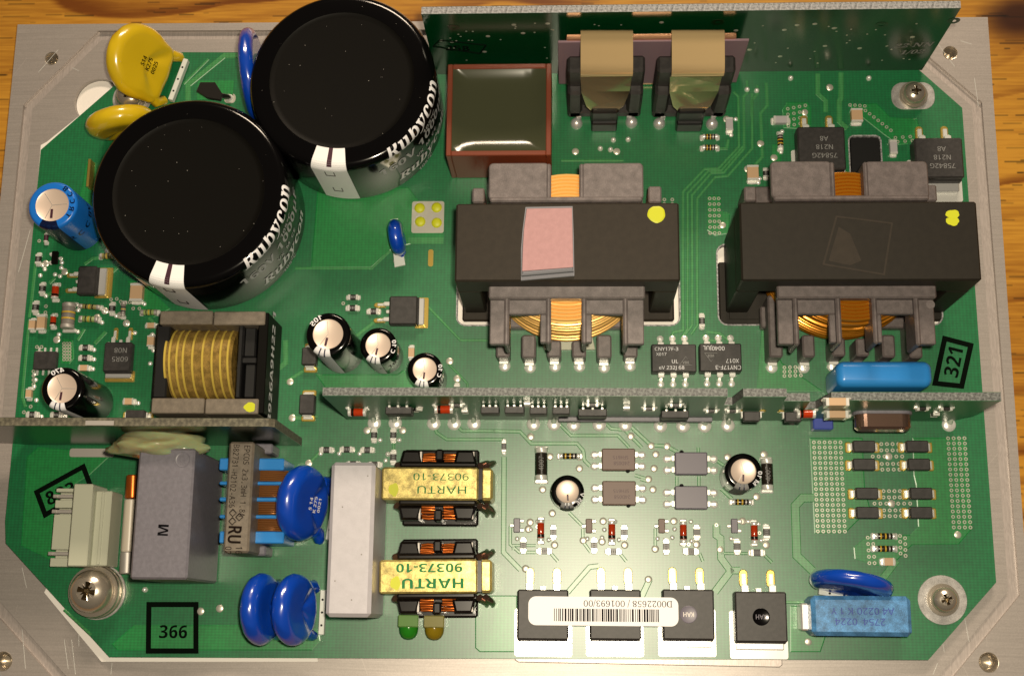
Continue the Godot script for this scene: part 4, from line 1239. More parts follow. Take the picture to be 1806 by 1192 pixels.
	# spade terminal and tinned tab behind the large capacitor
	var sp := thing("spade_terminal", "bare metal spade terminal between the large capacitors and the yellow disc", "terminal", -66.88, -56.13)
	var ss := on(sp)
	ss.prism([V2(-69.11, -56.82), V2(-65.84, -56.79), V2(-63.9, -53.84), V2(-64.32, -52.51), V2(-67.37, -53.07), V2(-69.86, -54.69)], 3.2, 3.9, 0.15)
	ss.tube([Vector3(-64.56, 3.4, -53.84), Vector3(-63.43, 2, -54.16), Vector3(-63.43, 0.2, -54.66)], 0.55, 8)
	part("blade", ss.done(), M.dark_steel, sp)
	var so := on(sp)
	so.dome(Vector3(-63.47, 0, -54.61), 0.9, 0.9)
	part("solder_joint", so.done(), M.bright_tin, sp)
	var tb := thing("tinned_tab", "narrow tinned tab showing at the left side of the left large capacitor", "terminal", -92.81, -36.32)
	var ts := Shape.new()
	ts.box(Vector3(0, 1.4, 0), Vector3(0.6, 2.8, 6.4), 0.1)
	part("blade", ts.done(), M.gold_pad, tb)

	# screws
	screw("domed screw on an oval bare pad at the top right corner", 86.6, -53.82, 2.45, 0.9, rrect(0, 0, 9.3, 6.3, 2.6, 6), 0.08, 1, 0.4)
	screw("tall domed screw on stacked washers at the bottom left corner", -84.15, 53.29, 4.3, 3.4, ring_poly(0, 0, 5.6, 5.6, 32), 0.4, 2, 0.2)
	screw("domed screw in a wide bare ring at the bottom right corner", 86.25, 53.34, 2.55, 1.0, ring_poly(0, 0, 4.85, 4.85, 40), 0.07, 1, 0.9)
	screw("domed screw mostly hidden under the yellow disc at the top left", -85.46, -54.67, 2.9, 1.2, ring_poly(0, 0, 4.4, 4.4, 32), 0.08, 1, 0.1)

	# two small lamps pointing at the lower edge
	for q in [["green", -19.97, 59.79, "led_green", "led_clear", "green"], ["amber", -14.81, 59.85, "led_amber", "amber_clear", "amber"]]:
		var l := thing("indicator_lamp", "small %s indicator lamp lying below the lower brass coloured transformer" % q[0], "indicator lamp", q[1], q[2], "indicator lamps at the lower edge")
		var e := Shape.new()
		e.box(Vector3(0, 1.9, -1.3), Vector3(4.1, 3.4, 2.4), 0.2)
		part("lamp_base", e.done(), M[q[4]], l)
		var d := Shape.new()
		d.lathe([Vector2(1.95, 0), Vector2(1.95, 0.4), Vector2(1.8, 1.2), Vector2(1.4, 1.9), Vector2(0.8, 2.3), Vector2(0, 2.45)], 24, Vector3(0, 2.0, -0.1), Basis(Vector3.RIGHT, PI / 2))
		part("lamp_dome", d.done(), M[q[3]], l)


func build_clamped_transistors():
	var cp := thing("copper_heat_plate", "upright copper plate behind the two clamped transistors", "heat sink", 30.16, -55.52)
	var b := on(cp)
	b.block(28.63, -57.27, 34.29, 1.11, 0.5, 23.5, 0.2)
	part("plate", b.done(), M.copper_plate, cp)
	var mp := thing("thermal_sheet", "mauve insulating sheet between copper plate and clamped transistors", "thermal pad", 30.15, -54.72)
	var s := on(mp)
	s.block(29.07, -56.65, 38.61, 0.5, 2.0, 22.6, 0.1)
	part("sheet", s.done(), M.mauve, mp)
	var n := 0
	for q in [[19.61, -52.29, "left"], [37.88, -52.13, "right"]]:
		var o := thing("clamped_transistor", "%s one of two black transistors clamped upright by gold spring clips" % q[2], "transistor", q[0], q[1], "clamped upright transistors")
		var t := Shape.new()
		t.box(Vector3(0, 10.6, -0.3), Vector3(15.8, 20.4, 3.6), 0.5)
		t.box(Vector3(-6.3, 7.0, 1.9), Vector3(3.2, 13.0, 2.6), 0.6)
		t.box(Vector3(6.3, 7.0, 1.9), Vector3(3.2, 13.0, 2.6), 0.6)
		t.box(Vector3(0, 2.2, 1.7), Vector3(15.8, 2.6, 3.0), 0.4)
		part("body", t.done(), M.epoxy_black, o)
		for e in [-5.45, 0.0, 5.45]:
			part("lead", shared("tlead", func(k): k.box(Vector3(0, 0.6, 0), Vector3(1.1, 1.6, 0.7), 0.1)), M.tin, o, Vector3(e, 0, 3.0))
		var c := thing("spring_clip", "gold coloured bent spring clip over the %s clamped transistor" % q[2], "spring clip", q[0], q[1], "gold coloured spring clips")
		var k := Shape.new()
		var path := [Vector2(-5.7, 23.6), Vector2(-5.8, 24.6), Vector2(-5.2, 25.2), Vector2(-4.4, 25.3), Vector2(1.2, 24.4), Vector2(2.2, 24.1), Vector2(2.9, 23.5), Vector2(3.1, 22.7), Vector2(2.8, 21.6), Vector2(2.1, 20.0), Vector2(1.9, 19.4)]   # z, y
		strip(k, path, 5.25, 5.25)
		part("bow", k.done(), M.spring, c)
		var k2 := Shape.new()
		strip(k2, [Vector2(1.9, 19.4), Vector2(2.5, 16.6), Vector2(3.1, 14.4)], 5.25, 5.0)
		strip(k2, [Vector2(3.1, 14.4), Vector2(4.3, 9.8), Vector2(4.7, 8.6)], 5.0, 2.9)
		part("leg", k2.done(), M.polished_spring, c)
		var ft := Shape.new()
		ft.box(Vector3(0, 6.2, 4.6), Vector3(5.8, 5.6, 2.0), 0.4)
		ft.box(Vector3(0, 2.2, 5.0), Vector3(5.6, 4.2, 2.6), 0.3)
		part("rubber_foot", ft.done(), M.black, c)
		n += 1
	mark("the right clamped transistor", 37.85, -50.81)


func strip(k: Shape, path: Array, w0: float, w1: float):    # bent sheet metal, path in (z, y), half widths along x
	k.group += 1
	k.s.set_smooth_group(k.group)
	var n := path.size()
	for i in n - 1:
		var a: Vector2 = path[i]
		var b: Vector2 = path[i + 1]
		var wa := lerpf(w0, w1, float(i) / (n - 1))
		var wb := lerpf(w0, w1, float(i + 1) / (n - 1))
		for off in [0.0, -0.45]:
			k.tri(Vector3(-wa, a.y + off, a.x), Vector3(wa, a.y + off, a.x), Vector3(wb, b.y + off, b.x))
			k.tri(Vector3(-wa, a.y + off, a.x), Vector3(wb, b.y + off, b.x), Vector3(-wb, b.y + off, b.x))
		for sg in [-1.0, 1.0]:
			k.tri(Vector3(sg * wa, a.y, a.x), Vector3(sg * wb, b.y, b.x), Vector3(sg * wb, b.y - 0.45, b.x))
			k.tri(Vector3(sg * wa, a.y, a.x), Vector3(sg * wb, b.y - 0.45, b.x), Vector3(sg * wa, a.y - 0.45, a.x))


# ------------------------------------------------------------------ wound parts
func big_transformer(label: String, dx: float, core_m: String, bob_m: String, wire_m: String, blocks: Array, seed_: int) -> Node3D:
	var o := thing("power_transformer", label, "transformer", 11.74 + dx, -13.4, "two big flat cored transformers")
	var mv := Vector3(dx, 0, 0) - o.position / MM
	var core := Shape.new(mv)
	var wide := 1.9 if dx > 0.0 else 0.0
	var cb := [11.66, -13.47, 43.47, 15.8]
	core.block(cb[0], cb[1], cb[2] + wide, cb[3], 17.0, 25.0, 0.35)
	for c in [[-7.76, -13.53, 4.64, 15.86], [31.11, -13.4, 4.58, 15.75]]:
		core.block(c[0] + (0.5 * wide if c[0] > 11.0 else -0.5 * wide), c[1], c[2], c[3] - 0.01, -1.2, 17.0, 0.3)
	core.block(11.79, -10.27, 44.89, 12.94, -1.63, -0.5, 0.4)
	if dx > 0.0: core.block(9.2, -8.2, 43.2, 17.0, -1.62, -0.6, 0.3)
	part("core", core.done(), M[core_m], o)
	# winding: turns stacked round the upright middle leg
	var pr := [Vector2(6.0, 3.0)]
	var turns := 16
	for i in turns:
		for k in 5:
			var a := -PI * 0.5 + PI * k / 4.0
			pr.append(Vector2(15.9 - 0.42 + 0.46 * cos(a) + 0.2 * sin(i * 2.3 + seed_) + 0.12 * sin(i * 5.1) - 0.02 * i, 3.4 + 0.88 * i + 0.43 * sin(a)))
	for i in 13:      # the top layer, turn beside turn
		for k in 4:
			var a := PI * k / 3.0
			pr.append(Vector2(15.0 - 0.72 * i + 0.34 * cos(a), 17.95 + 0.3 * sin(a)))
	var wd := Shape.new(mv)
	wd.lathe(pr, 56, Vector3(11.6, 0, -14.6))
	part("winding", wd.done(), M[wire_m], o)
	var bob := Shape.new(mv)
	for q in [[1.98, -27.53, 12.02, 7.76], [20.69, -27.42, 12.28, 7.74]]:      # upper flange, behind
		var c: Array = q
		bob.prism(rrect(c[0], c[1], c[2], c[3], 0.9), 19.0, 20.5, 0.25)
	part("rear_flange", bob.done(), M[bob_m], o)
	var rib := Shape.new(mv)
	for q in [[11.41, -23.47, 30.21, 1.06, 18.5, 21.3], [8, -27.37, 0.9, 7.38, 15.0, 21.0], [14.55, -27.34, 0.9, 7.37, 15.0, 21.0], [-6.8, -27.91, 2.48, 3.21, 0.4, 11.0], [29.75, -27.9, 2.68, 3.56, 0.4, 11.0], [11.59, -4.7, 30.54, 2.98, 18.7, 21.0]]:
		rib.block(q[0], q[1], q[2], q[3], q[4], q[5], 0.3)
	part("flange_rim", rib.done(), M[bob_m], o)
	var fr := Shape.new(mv)
	for q in [[-1.88, 0.82, 3.23, 9.49], [3.89, -2.2, 8.36, 3.45], [19.06, -2.18, 8.21, 3.44], [24.9, 0.83, 3.53, 9.45], [7.25, 2.38, 1.66, 5.69], [15.78, 2.38, 1.44, 5.69]]:
		var c: Array = q
		fr.block(c[0], c[1], c[2] + 0.01, c[3] + 0.02, 17.6, 19.2, 0.2)
	part("front_flange", fr.done(), M[bob_m], o)
	for q in [[-0.14, 0.52, 1, 11.15], [8.04, 0.36, 0.99, 10.8], [15, 0.36, 0.99, 10.79], [23.03, 0.54, 0.99, 11.11]]:
		var c: Array = q
		var r := Shape.new(mv)
		r.block(c[0], c[1], c[2], c[3], 13.0, 20.6, 0.35)
		part("rib", r.done(), M[bob_m], o)
	var base := Shape.new(mv)
	base.block(11.54, -3.82, 31.69, 4.63, 0.4, 3.0, 0.3)
	part("lower_flange", base.done(), M[bob_m], o)
	part("lower_flange", box_mesh(11.52, -30.43, 32.37, 3.81, 0.4, 3.0, 0.3), M[bob_m], o, mv)
	for q in blocks:
		var f := Shape.new(Vector3(-o.position.x / MM, 0, 13.4))
		f.prism(rrect(q[0], q[1], q[2], q[3], 0.5, 2), 0.3, q[4], 0.35)
		var pb := part("pin_block", f.done(), M[bob_m], o)
		var pin := Shape.new(Vector3(-o.position.x / MM, 0, 13.4))
		pin.block(q[0], q[1] + q[3] * 0.5 + 0.3, 2.0, 0.7, 0.1, 1.6, 0.1)
		pin.dome(Vector3(q[0] + 0.1, 0, q[1] + q[3] * 0.5 + 0.7), 1.25, 0.5, 16, 4)
		part("pin", pin.done(), M.bright_tin, pb)
	return o


func build_transformers():
	var a := big_transformer("big dark cored transformer in the middle with a pink pad on top", 0.0, "ferrite", "bobbin", "copper",
		[[-1.59, 3.51, 2.81, 3.59, 5.5], [3.75, 3.19, 2.91, 4.88, 6.5], [8.98, 3.61, 2.91, 3.57, 6.0], [14.1, 3.61, 2.9, 3.57, 6.0], [19.25, 3.18, 3.01, 4.87, 6.5], [24.67, 3.5, 2.9, 3.57, 5.5]], 1)
	var da := Shape.new(rel(a))
	da.prism(ring_poly(29.01, -18.98, 1.72, 1.72, 26, 0.05), 25.0, 25.13, 0.1, 0.3)
	part("paint_dot", da.done(), M.yellow_paint, a)
	var tpe := Shape.new(rel(a))
	tpe.prism([V2(5.87, -0.75), V2(16.8, -0.75), V2(17.5, 2.65), V2(6.84, 2.78)], 0.3, 0.9, 0.1)
	part("tape_end", tpe.done(), M.cream_nylon, a)
	mark("the middle big transformer", 11.57, -19.37)
	var c := big_transformer("big dark cored transformer at the right with orange winding and a scuffed top", 56.08, "dark_ferrite", "dark_bobbin", "amber_copper",
		[[54.07, -0.95, 2.75, 13.05, 7.0], [60.66, 3.21, 2.51, 4.71, 7.0], [66.68, 3.45, 2.73, 3.76, 7.0], [71.51, 3.45, 2.61, 3.76, 7.0], [76.74, 3.21, 2.61, 4.7, 7.0], [82.16, 1.49, 2.6, 8.35, 7.0]], 4)
	var db := Shape.new(rel(c))
	db.prism(ring_poly(85.74, -18.73, 1.3, 0.9, 26, 0.10), 25.0, 25.06)
	db.prism(ring_poly(85.66, -17.36, 1.25, 0.9, 26, 0.12), 25.0, 25.055)
	part("paint_dot", db.done(), M.yellow_paint, c)
	var sc := Shape.new(rel(c))
	sc.ribbon([V2(68.35, -17.77), V2(74.13, -16.95), V2(72.09, -6.79), V2(60.73, -8.84), V2(63.63, -18.37), V2(68.35, -17.77)], 0.35, 25.0, 0.03)
	sc.prism([V2(63.97, -16.31), V2(66.06, -14.93), V2(67.95, -9.5), V2(65.76, -8.6), V2(61.73, -9.51)], 25.0, 25.02)
	part("adhesive_mark", sc.done(), M.ferrite, c)
	var pk := Shape.new(rel(c))
	pk.prism(ring_poly(82.09, -2.31, 0.85, 0.85, 18), 19.2, 19.3)
	part("moulding_mark", pk.done(), M.bobbin, c)
	mark("the right big transformer", 71.47, -19.18)
	var pad := thing("thermal_pad", "pink soft thermal pad with grey underside on the middle transformer core", "thermal pad", 8.01, -13.66, "", 25.0)
	var pp := Shape.new(-pad.position / MM)
	var top := [V2(3.86, -19.52), V2(6.16, -19.56), V2(12.62, -19.65), V2(12.73, -13.54), V2(12.84, -7.77), V2(3.08, -7.01), V2(3.16, -11.3), V2(3.34, -15.28)]
	pp.prism([V2(3.57, -20.38), V2(12.73, -20.51), V2(12.95, -14.12), V2(13.06, -6.5), V2(2.81, -5.61), V2(2.75, -11.87), V2(3.05, -15.88)], 25.02, 25.6, 0.0)
	pp.prism([V2(3.82, -19.85), V2(12.62, -19.98), V2(12.84, -13.84), V2(12.95, -7.15), V2(2.94, -6.27), V2(3.01, -11.6), V2(3.3, -15.59)], 25.6, 26.9, 0.3)
	part("soft_body", pp.done(), M.pad_grey, pad)
	var pq := Shape.new(-pad.position / MM)
	pq.prism(top, 26.9, 27.2, 0.05)
	part("pink_skin", pq.done(), M.pink, pad)

	# small transformer lying flat, winding under yellow tape
	var s := thing("small_transformer", "small grey cored transformer wound with yellow tape, white number on its side", "transformer", -63.45, 6.04)
	var sm := rel(s)
	var k := Shape.new(sm)
	k.block(-65.91, -1.33, 10.86, 2.85, 2.0, 13.0, 0.2)
	k.block(-54.94, -1.2, 10.59, 2.84, 2.0, 13.0, 0.2)
	k.block(-66.44, 16.85, 10.7, 3.11, 2.0, 13.0, 0.2)
	k.block(-55.46, 16.93, 10.78, 3.1, 2.0, 13.0, 0.2)
	part("core", k.done(), M.grey_ferrite, s)
	var k2 := Shape.new(sm)
	k2.block(-49.94, 7.96, 1.96, 20.75, 0.4, 12.8, 0.15)
	part("core_back", k2.done(), M.satin_black, s)
	var kb := [-49.94, 7.96, 1.96, 20.75]
	part("lettering", letters("8926A9H22 1", 2.6, func(x, y): return Vector3(kb[0] + kb[2] * 0.5 + 0.04, 8.0 + y, kb[1] - x * 1.1) + sm, false, false, true), M.white_print, s)
	var bb := Shape.new(sm)
	bb.block(-71, 7.34, 2.81, 15.21, 2.0, 11.0, 0.3)
	bb.block(-54.63, 7.53, 0.93, 15.11, 2.0, 12.2, 0.2)
	bb.block(-53.09, 3.25, 2.46, 6.28, 2.0, 10.5, 0.3)
	bb.block(-52.71, 11.25, 2.32, 7.13, 2.0, 10.5, 0.3)
	bb.block(-53.05, 7.14, 3.26, 1.29, 2.0, 11.0, 0.2)
	bb.block(-64.06, 5.95, 21.82, 15.96, 0.4, 4.0, 0.2)
	part("bobbin", bb.done(), M.black, s)
	var tp := Shape.new(sm)
	var tc := Vector3(-63.46, 8, 6.95)
	tp.lathe([Vector2(0, -7.0), Vector2(6.9, -7.0), Vector2(7.4, -6.5), Vector2(7.4, 6.5), Vector2(6.9, 7.0), Vector2(0, 7.0)], 40, Vector3(tc.x, 4.6, tc.z), Basis(Vector3.BACK, PI / 2))
	part("taped_winding", tp.done(), M.tape, s)
	var te := Shape.new(sm)
	for i in 9:
		te.lathe([Vector2(7.38, -0.24), Vector2(7.5, -0.16), Vector2(7.5, 0.16), Vector2(7.38, 0.24)], 40, Vector3(tc.x - 6.7 + [0.0, 0.9, 2.3, 3.5, 5.3, 7.2, 9.0, 10.6, 12.0][i] * 1.08, 4.6, tc.z), Basis(Vector3.BACK, PI / 2) * Basis(Vector3.RIGHT, 0.03))
	part("tape_edge", te.done(), M.tape_edge, s)
	var yd := Shape.new(sm)
	yd.prism(ring_poly(-51.78, 17.1, 1.15, 1.0, 20, 0.12), 13.0, 13.06)
	part("paint_dot", yd.done(), M.yellow_paint, s)
	mark("the yellow taped transformer", -64.1, 5.43)

	# choke: printed grey bar, blue former, dark copper windings
	var ch := thing("wound_choke", "blue wound choke with a printed grey brown bar beside the dark grey block", "choke", -52.77, 35.31)
	var cm := rel(ch)
	var cb := Shape.new(cm)
	cb.block(-52.22, 35.27, 5.01, 21.56, 0.8, 16.0, 0.4)
	part("core_bar", cb.done(), M.grey_ferrite, ch)
	var foot := Shape.new(cm)
	foot.block(-50.51, 24.59, 4.65, 2.08, 0.6, 7.0, 0.3)
	foot.block(-50.33, 45.08, 3.66, 2.01, 0.6, 7.0, 0.3)
	part("core_foot", foot.done(), M.mid_grey, ch)
	var t0 := Vector3(-52.21, 16.02, 34.38)
	for q in [["EPCOS 2x3.3mH 1.8A", 0.95, -2.2], ["B82731-H2102-A36", -1.15, -3.2]]:
		part("lettering", flat_text(q[0], 1.15, t0 + cm + Vector3(q[1], 0.03, q[2]), -91.5, 0.82, false, true), M.band_black, ch)
	part("lettering", flat_text("16", 1.25, t0 + cm + Vector3(0.6, 0.03, 11.2), -91.5, 0.8, false, true), M.band_black, ch)
	part("lettering", flat_text("02", 1.25, t0 + cm + Vector3(-1.5, 0.03, 11.2), -91.5, 0.8, false, true), M.band_black, ch)
	part("lettering", flat_text("RU", 2.6, t0 + cm + Vector3(-0.4, 0.03, 8.2), -91.5, 0.8), M.band_black, ch)
	var em := Shape.new(cm)
	for c2 in [[-0.9, 4.6], [0.3, 5.4], [-0.9, 6.2]]:
		var cc := t0 + Vector3(c2[0] * 1.1, 0.05, c2[1] - 0.6)
		em.tube([cc + Vector3(0, 0, -0.7), cc + Vector3(0.7, 0, 0), cc + Vector3(0, 0, 0.7), cc + Vector3(-0.7, 0, 0), cc + Vector3(0, 0, -0.7)], 0.12, 5)
	part("approval_mark", em.done(), M.band_black, ch)
	var fm := Shape.new(cm)
	for q in [[-51.32, 28.27, 13.02, 2.38, 11.0], [-50.99, 32.11, 12.95, 0.67, 11.5], [-50.81, 35.31, 12.92, 0.78, 11.5], [-50.63, 38.71, 12.88, 0.67, 11.5], [-50.53, 42.72, 12.86, 2.32, 11.0]]:
		fm.block(q[0], q[1], q[2], q[3], 0.8, q[4], 0.2)
	part("blue_former", fm.done(), M.light_blue, ch)
	for q in [[-47.72, 30.34, 6.31, 2.28, 0], [-47.57, 33.4, 6.29, 2.49, 0], [-47.39, 36.79, 6.28, 2.7, 0], [-47.22, 40.1, 6.26, 2.57, 0]]:
		var ws := Shape.new(cm)
		for i in 6:
			ws.lathe([Vector2(4.45, -0.26), Vector2(4.78, -0.14), Vector2(4.85, 0), Vector2(4.78, 0.14), Vector2(4.45, 0.26)], 24, Vector3(q[0] - 0.5, 5.4, q[1] - q[3] * 0.5 + 0.05 + q[3] * (i + 0.5) / 6.0), Basis(Vector3.RIGHT, PI / 2))
		ws.lathe([Vector2(0, -q[3] * 0.5), Vector2(4.45, -q[3] * 0.5), Vector2(4.45, q[3] * 0.5), Vector2(0, q[3] * 0.5)], 24, Vector3(q[0] - 0.5, 5.4, q[1]), Basis(Vector3.RIGHT, PI / 2))
		part("winding", ws.done(), M.brown_copper, ch)
	mark("the blue wound choke", -52.83, 34.14)

	# two signal transformers under printed brass coloured shells
	for q in [["upper", -14.4, 31.85, 0.0, ""], ["lower", -14.3, 50.0, -1.5, "HARTU"]]:
		var h := thing("pulse_transformer", "%s of two transformers with printed brass coloured shells and black bobbins" % q[0], "transformer", q[1], q[2], "brass shelled transformers")
		h.rotation_degrees.y = -q[3] * 0.6
		var sh := Shape.new()
		sh.box(Vector3(-1.2, 5.2, -0.05), Vector3(19.3, 9.0, 6.5), 0.35)
		sh.box(Vector3(10.1, 5.0, -0.05), Vector3(2.4, 8.6, 6.4), 0.5)
		part("shell", sh.done(), M.brass_label, h)
		var gap := Shape.new()
		gap.box(Vector3(8.7, 5.0, -0.05), Vector3(1.2, 8.2, 6.2), 0.1)
		gap.box(Vector3(0.3, 8.1, -3.9), Vector3(15.5, 1.6, 1.2), 0.4)
		gap.box(Vector3(0.3, 8.1, 3.6), Vector3(15.5, 1.6, 1.2), 0.4)
		part("varnished_rim", gap.done(), M.black_bobbin, h)
		for sgn in [-1.0, 1.0]:
			var bo := Shape.new()
			for e in [-5.3, 5.6]:
				bo.prism([Vector2(e - 2.4, sgn * 4.2), Vector2(e + 2.4, sgn * 4.2), Vector2(e + 1.7, sgn * 7.0), Vector2(e - 1.7, sgn * 7.0)], 1.0, 7.6, 0.5)
			bo.box(Vector3(0.4, 5.4, sgn * 6.0), Vector3(1.7, 5.0, 2.4), 0.4)
			bo.box(Vector3(0.3, 1.6, sgn * 5.5), Vector3(15.5, 1.8, 4.6), 0.4)
			part("bobbin_cheek", bo.done(), M.black_bobbin, h)
			for e in [-1.75, 2.7]:
				for wi in 5:
					var wr := Shape.new()
					wr.tube([Vector3(e - 1.35, 6.9 - wi * 0.5, sgn * (4.4 + wi * 0.5)), Vector3(e, 7.0 - wi * 0.5 + rng.randf_range(-0.15, 0.2), sgn * (4.45 + wi * 0.5 + rng.randf_range(-0.15, 0.15))), Vector3(e + 1.35, 6.9 - wi * 0.5 + rng.randf_range(-0.1, 0.2), sgn * (4.4 + wi * 0.5))], 0.27, 8)
					part("copper_turn", wr.done(), M.red_copper, h)
			for e in [-7.6, 9.2, 10.4]:
				var pn := Shape.new()
				pn.tube([Vector3(e - 0.6, 6.2, sgn * 4.0), Vector3(e + 0.3, 4.8, sgn * 4.6), Vector3(e + 0.7, 3.0, sgn * 5.0), Vector3(e + 0.5, 0.2, sgn * 5.4)], 0.75, 8, 0.5)
				part("soldered_pin", pn.done(), M.can, h)
			for e in [-3.4, 4.6, 7.2]:
				part("tinned_edge", shared("tedge", func(b): b.box(Vector3.ZERO, Vector3(0.5, 0.3, 2.2), 0.1)), M.dull_tin, h, Vector3(e, 7.2, sgn * 5.7))
		if q[4]:
			part("lettering", flat_text("HARTU", 1.9, Vector3(-0.3, 9.74, 1.3), 180.0, 1.5), M.green_ink, h)
			part("lettering", flat_text("90373-10", 1.7, Vector3(-1.0, 9.74, -1.7), 180.0, 1.35), M.green_ink, h)
		else:
			part("lettering", flat_text("HARTU", 1.5, Vector3(1.2, 9.74, 1.2), 180.0, 1.6, false, false, false), M.green_ink, h)
			part("lettering", flat_text("90373-10", 1.4, Vector3(1.0, 9.74, -1.4), 180.0, 1.4, false, false, false), M.green_ink, h)
		var ys := Shape.new()
		ys.prism(ring_poly(-8.4 if not q[4] else -7.6, 1.2, 1.0, 1.3, 18, 0.15), 9.71, 9.735)
		part("paint_dot", ys.done(), M.yellow_paint, h)
		mark("the %s brass shelled transformer" % q[0], q[1], q[2])


# ------------------------------------------------------------------ small parts; each is a thing of its own
func little(called: String, what: String, category: String, x: float, z: float, deg: float, group: String) -> Node3D:
	var o := Node3D.new()
	o.name = numbered(called, self)
	o.position = Vector3(x, 0, z) * MM
	o.rotation.y = deg_to_rad(deg)
	o.set_meta("category", category)
	o.set_meta("group", group)
	add_child(o, true)
	small.append([o, what, x, z])
	return o


func on_face(o: Node3D, x: float, y: float):    # turn a part so that it stands on the front of the middle board
	var turn := o.rotation.y
	o.transform = Transform3D(Basis(Vector3(1, 0, 0), Vector3(0, 0, 1), Vector3(0, -1, 0)) * Basis(Vector3.UP, turn), Vector3(x, y, 17.47 + 0.06) * MM)


# flat chip with two metal ends; kind: resistor, tan, grey, violet
func chip(x: float, z: float, L: float, W: float, deg := 0.0, kind := "resistor") -> Node3D:
	var names := {"resistor": ["chip_resistor", "black chip resistor", "resistor", "tiny chip resistors"], "tan": ["chip_capacitor", "tan chip capacitor", "capacitor", "tan chip capacitors"], "grey": ["chip_capacitor", "grey chip capacitor", "capacitor", "grey chip capacitors"]}
	var d: Array = names[kind]
	var size := "tiny " if L < 2.8 else ""
	var o := little(d[0], size + d[1], d[2], x, z, deg, d[3])
	var h := 0.65 if kind == "resistor" else minf(1.5, W * 0.75)
	var key := "%s %.1f %.1f" % [kind, L, W]
	var e := L * (0.25 if kind == "resistor" else 0.15)
	part("body", shared(key + "b", func(b):
		b.box(Vector3(0, h * 0.5, 0), Vector3(L - e * 1.1, h - 0.04, W * 0.96), 0.06)), M.resistor_top if kind == "resistor" else (M.tan_ceramic if kind == "tan" else M.grey_ceramic), o)
	for s in [-1.0, 1.0]:
		part("terminal", shared(key + "t", func(b): b.box(Vector3.ZERO, Vector3(e, h + 0.04, W), 0.08)), M.bright_tin, o, Vector3(s * (L - e) * 0.5, h * 0.5 + 0.02, 0))
		part("solder_joint", shared(key + "s", func(b):
			b.prism([V2(-0.1, -W * 0.5), V2(0.42, -W * 0.42), V2(0.52, 0), V2(0.42, W * 0.42), V2(-0.1, W * 0.5)], 0.0, 0.32, 0.18)), M.bright_tin, o, Vector3(s * L * 0.5, 0, 0)).rotation.y = 0.0 if s > 0 else PI
	if kind == "resistor" and L > 1.5:
		part("printed_value", shared(key + "p", func(b):
			for k in [-0.26, 0.0, 0.26]: b.box(Vector3(k * L * 0.62, h + 0.005, 0), Vector3(L * 0.085, 0.01, W * 0.42))), M.grey_print, o)
	return o


# round glass or banded part lying between two metal caps; bands are [place from -0.5 to 0.5, width, material]
func melf(x: float, z: float, L: float, D: float, deg: float, body: String, bands: Array, what: String, category: String, group: String, cap_m := "bright_tin") -> Node3D:
	var o := little(category.replace(" ", "_"), what, category, x, z, deg, group)
	var key := "melf %.1f %.1f " % [L, D]
	var r := D * 0.5
	var turn := Basis(Vector3.BACK, PI / 2)
	part("body", shared(key + "b", func(b): b.lathe([Vector2(0, -L * 0.36), Vector2(r * 0.8, -L * 0.36), Vector2(r * 0.95, -L * 0.32), Vector2(r * 0.95, L * 0.32), Vector2(r * 0.8, L * 0.36), Vector2(0, L * 0.36)], 18, Vector3(0, r, 0), turn)), M[body], o)
	for s in [-1.0, 1.0]:
		part("end_cap", shared(key + "c", func(b): b.lathe([Vector2(0, -L * 0.085), Vector2(r * 0.9, -L * 0.085), Vector2(r, -L * 0.06), Vector2(r, L * 0.06), Vector2(r * 0.9, L * 0.085), Vector2(0, L * 0.085)], 18, Vector3(0, r, 0), turn)), M[cap_m], o, Vector3(s * L * 0.415, 0, 0))
		part("solder_joint", shared(key + "s", func(b): b.prism(rrect(0, 0, 0.9, D * 1.05, 0.3, 3), 0.0, 0.4, 0.25)), M.bright_tin, o, Vector3(s * (L * 0.5 + 0.1), 0, 0))
	for q in bands:
		part("colour_band", shared(key + "k%.2f" % q[1], func(b): b.lathe([Vector2(r * 0.9, -q[1] * L * 0.5), Vector2(r * 0.985, -q[1] * L * 0.5), Vector2(r * 0.985, q[1] * L * 0.5), Vector2(r * 0.9, q[1] * L * 0.5)], 18, Vector3(0, r, 0), turn)), M[q[2]], o, Vector3(q[0] * L, 0, 0))
	return o


func red_diode(x: float, z: float, L: float, D: float, deg: float) -> Node3D:
	return melf(x, z, L, D, deg, "red_glass", [[-0.24, 0.14, "band_black"]], "orange red glass diode", "diode", "orange red glass diodes")


func black_diode(x: float, z: float, L: float, W: float, deg: float, what := "flat black diode", silver := -1.0) -> Node3D:
	var o := little("diode", what, "diode", x, z, deg, "flat black diodes")
	var key := "sma %.1f %.1f" % [L, W]
	part("body", shared(key + "b", func(b): b.box(Vector3(0, 1.2, 0), Vector3(L, 2.0, W), 0.18)), M.epoxy_black, o)
	for s in [-1.0, 1.0]:
		part("terminal", shared(key + "t", func(b):
			b.box(Vector3(0.25, 0.75, 0), Vector3(0.35, 1.5, W * 0.66), 0.1)
			b.box(Vector3(0.55, 0.2, 0), Vector3(0.6, 0.3, W * 0.66), 0.1)), M.bright_tin, o, Vector3(s * L * 0.5, 0, 0)).rotation.y = 0.0 if s > 0 else PI
		part("solder_joint", shared(key + "s", func(b): b.prism(rrect(0.65, 0, 1.3, W * 0.95, 0.4, 3), 0.0, 0.22, 0.15)), M.gold_pad, o, Vector3(s * L * 0.5, 0, 0)).rotation.y = 0.0 if s > 0 else PI
	return o


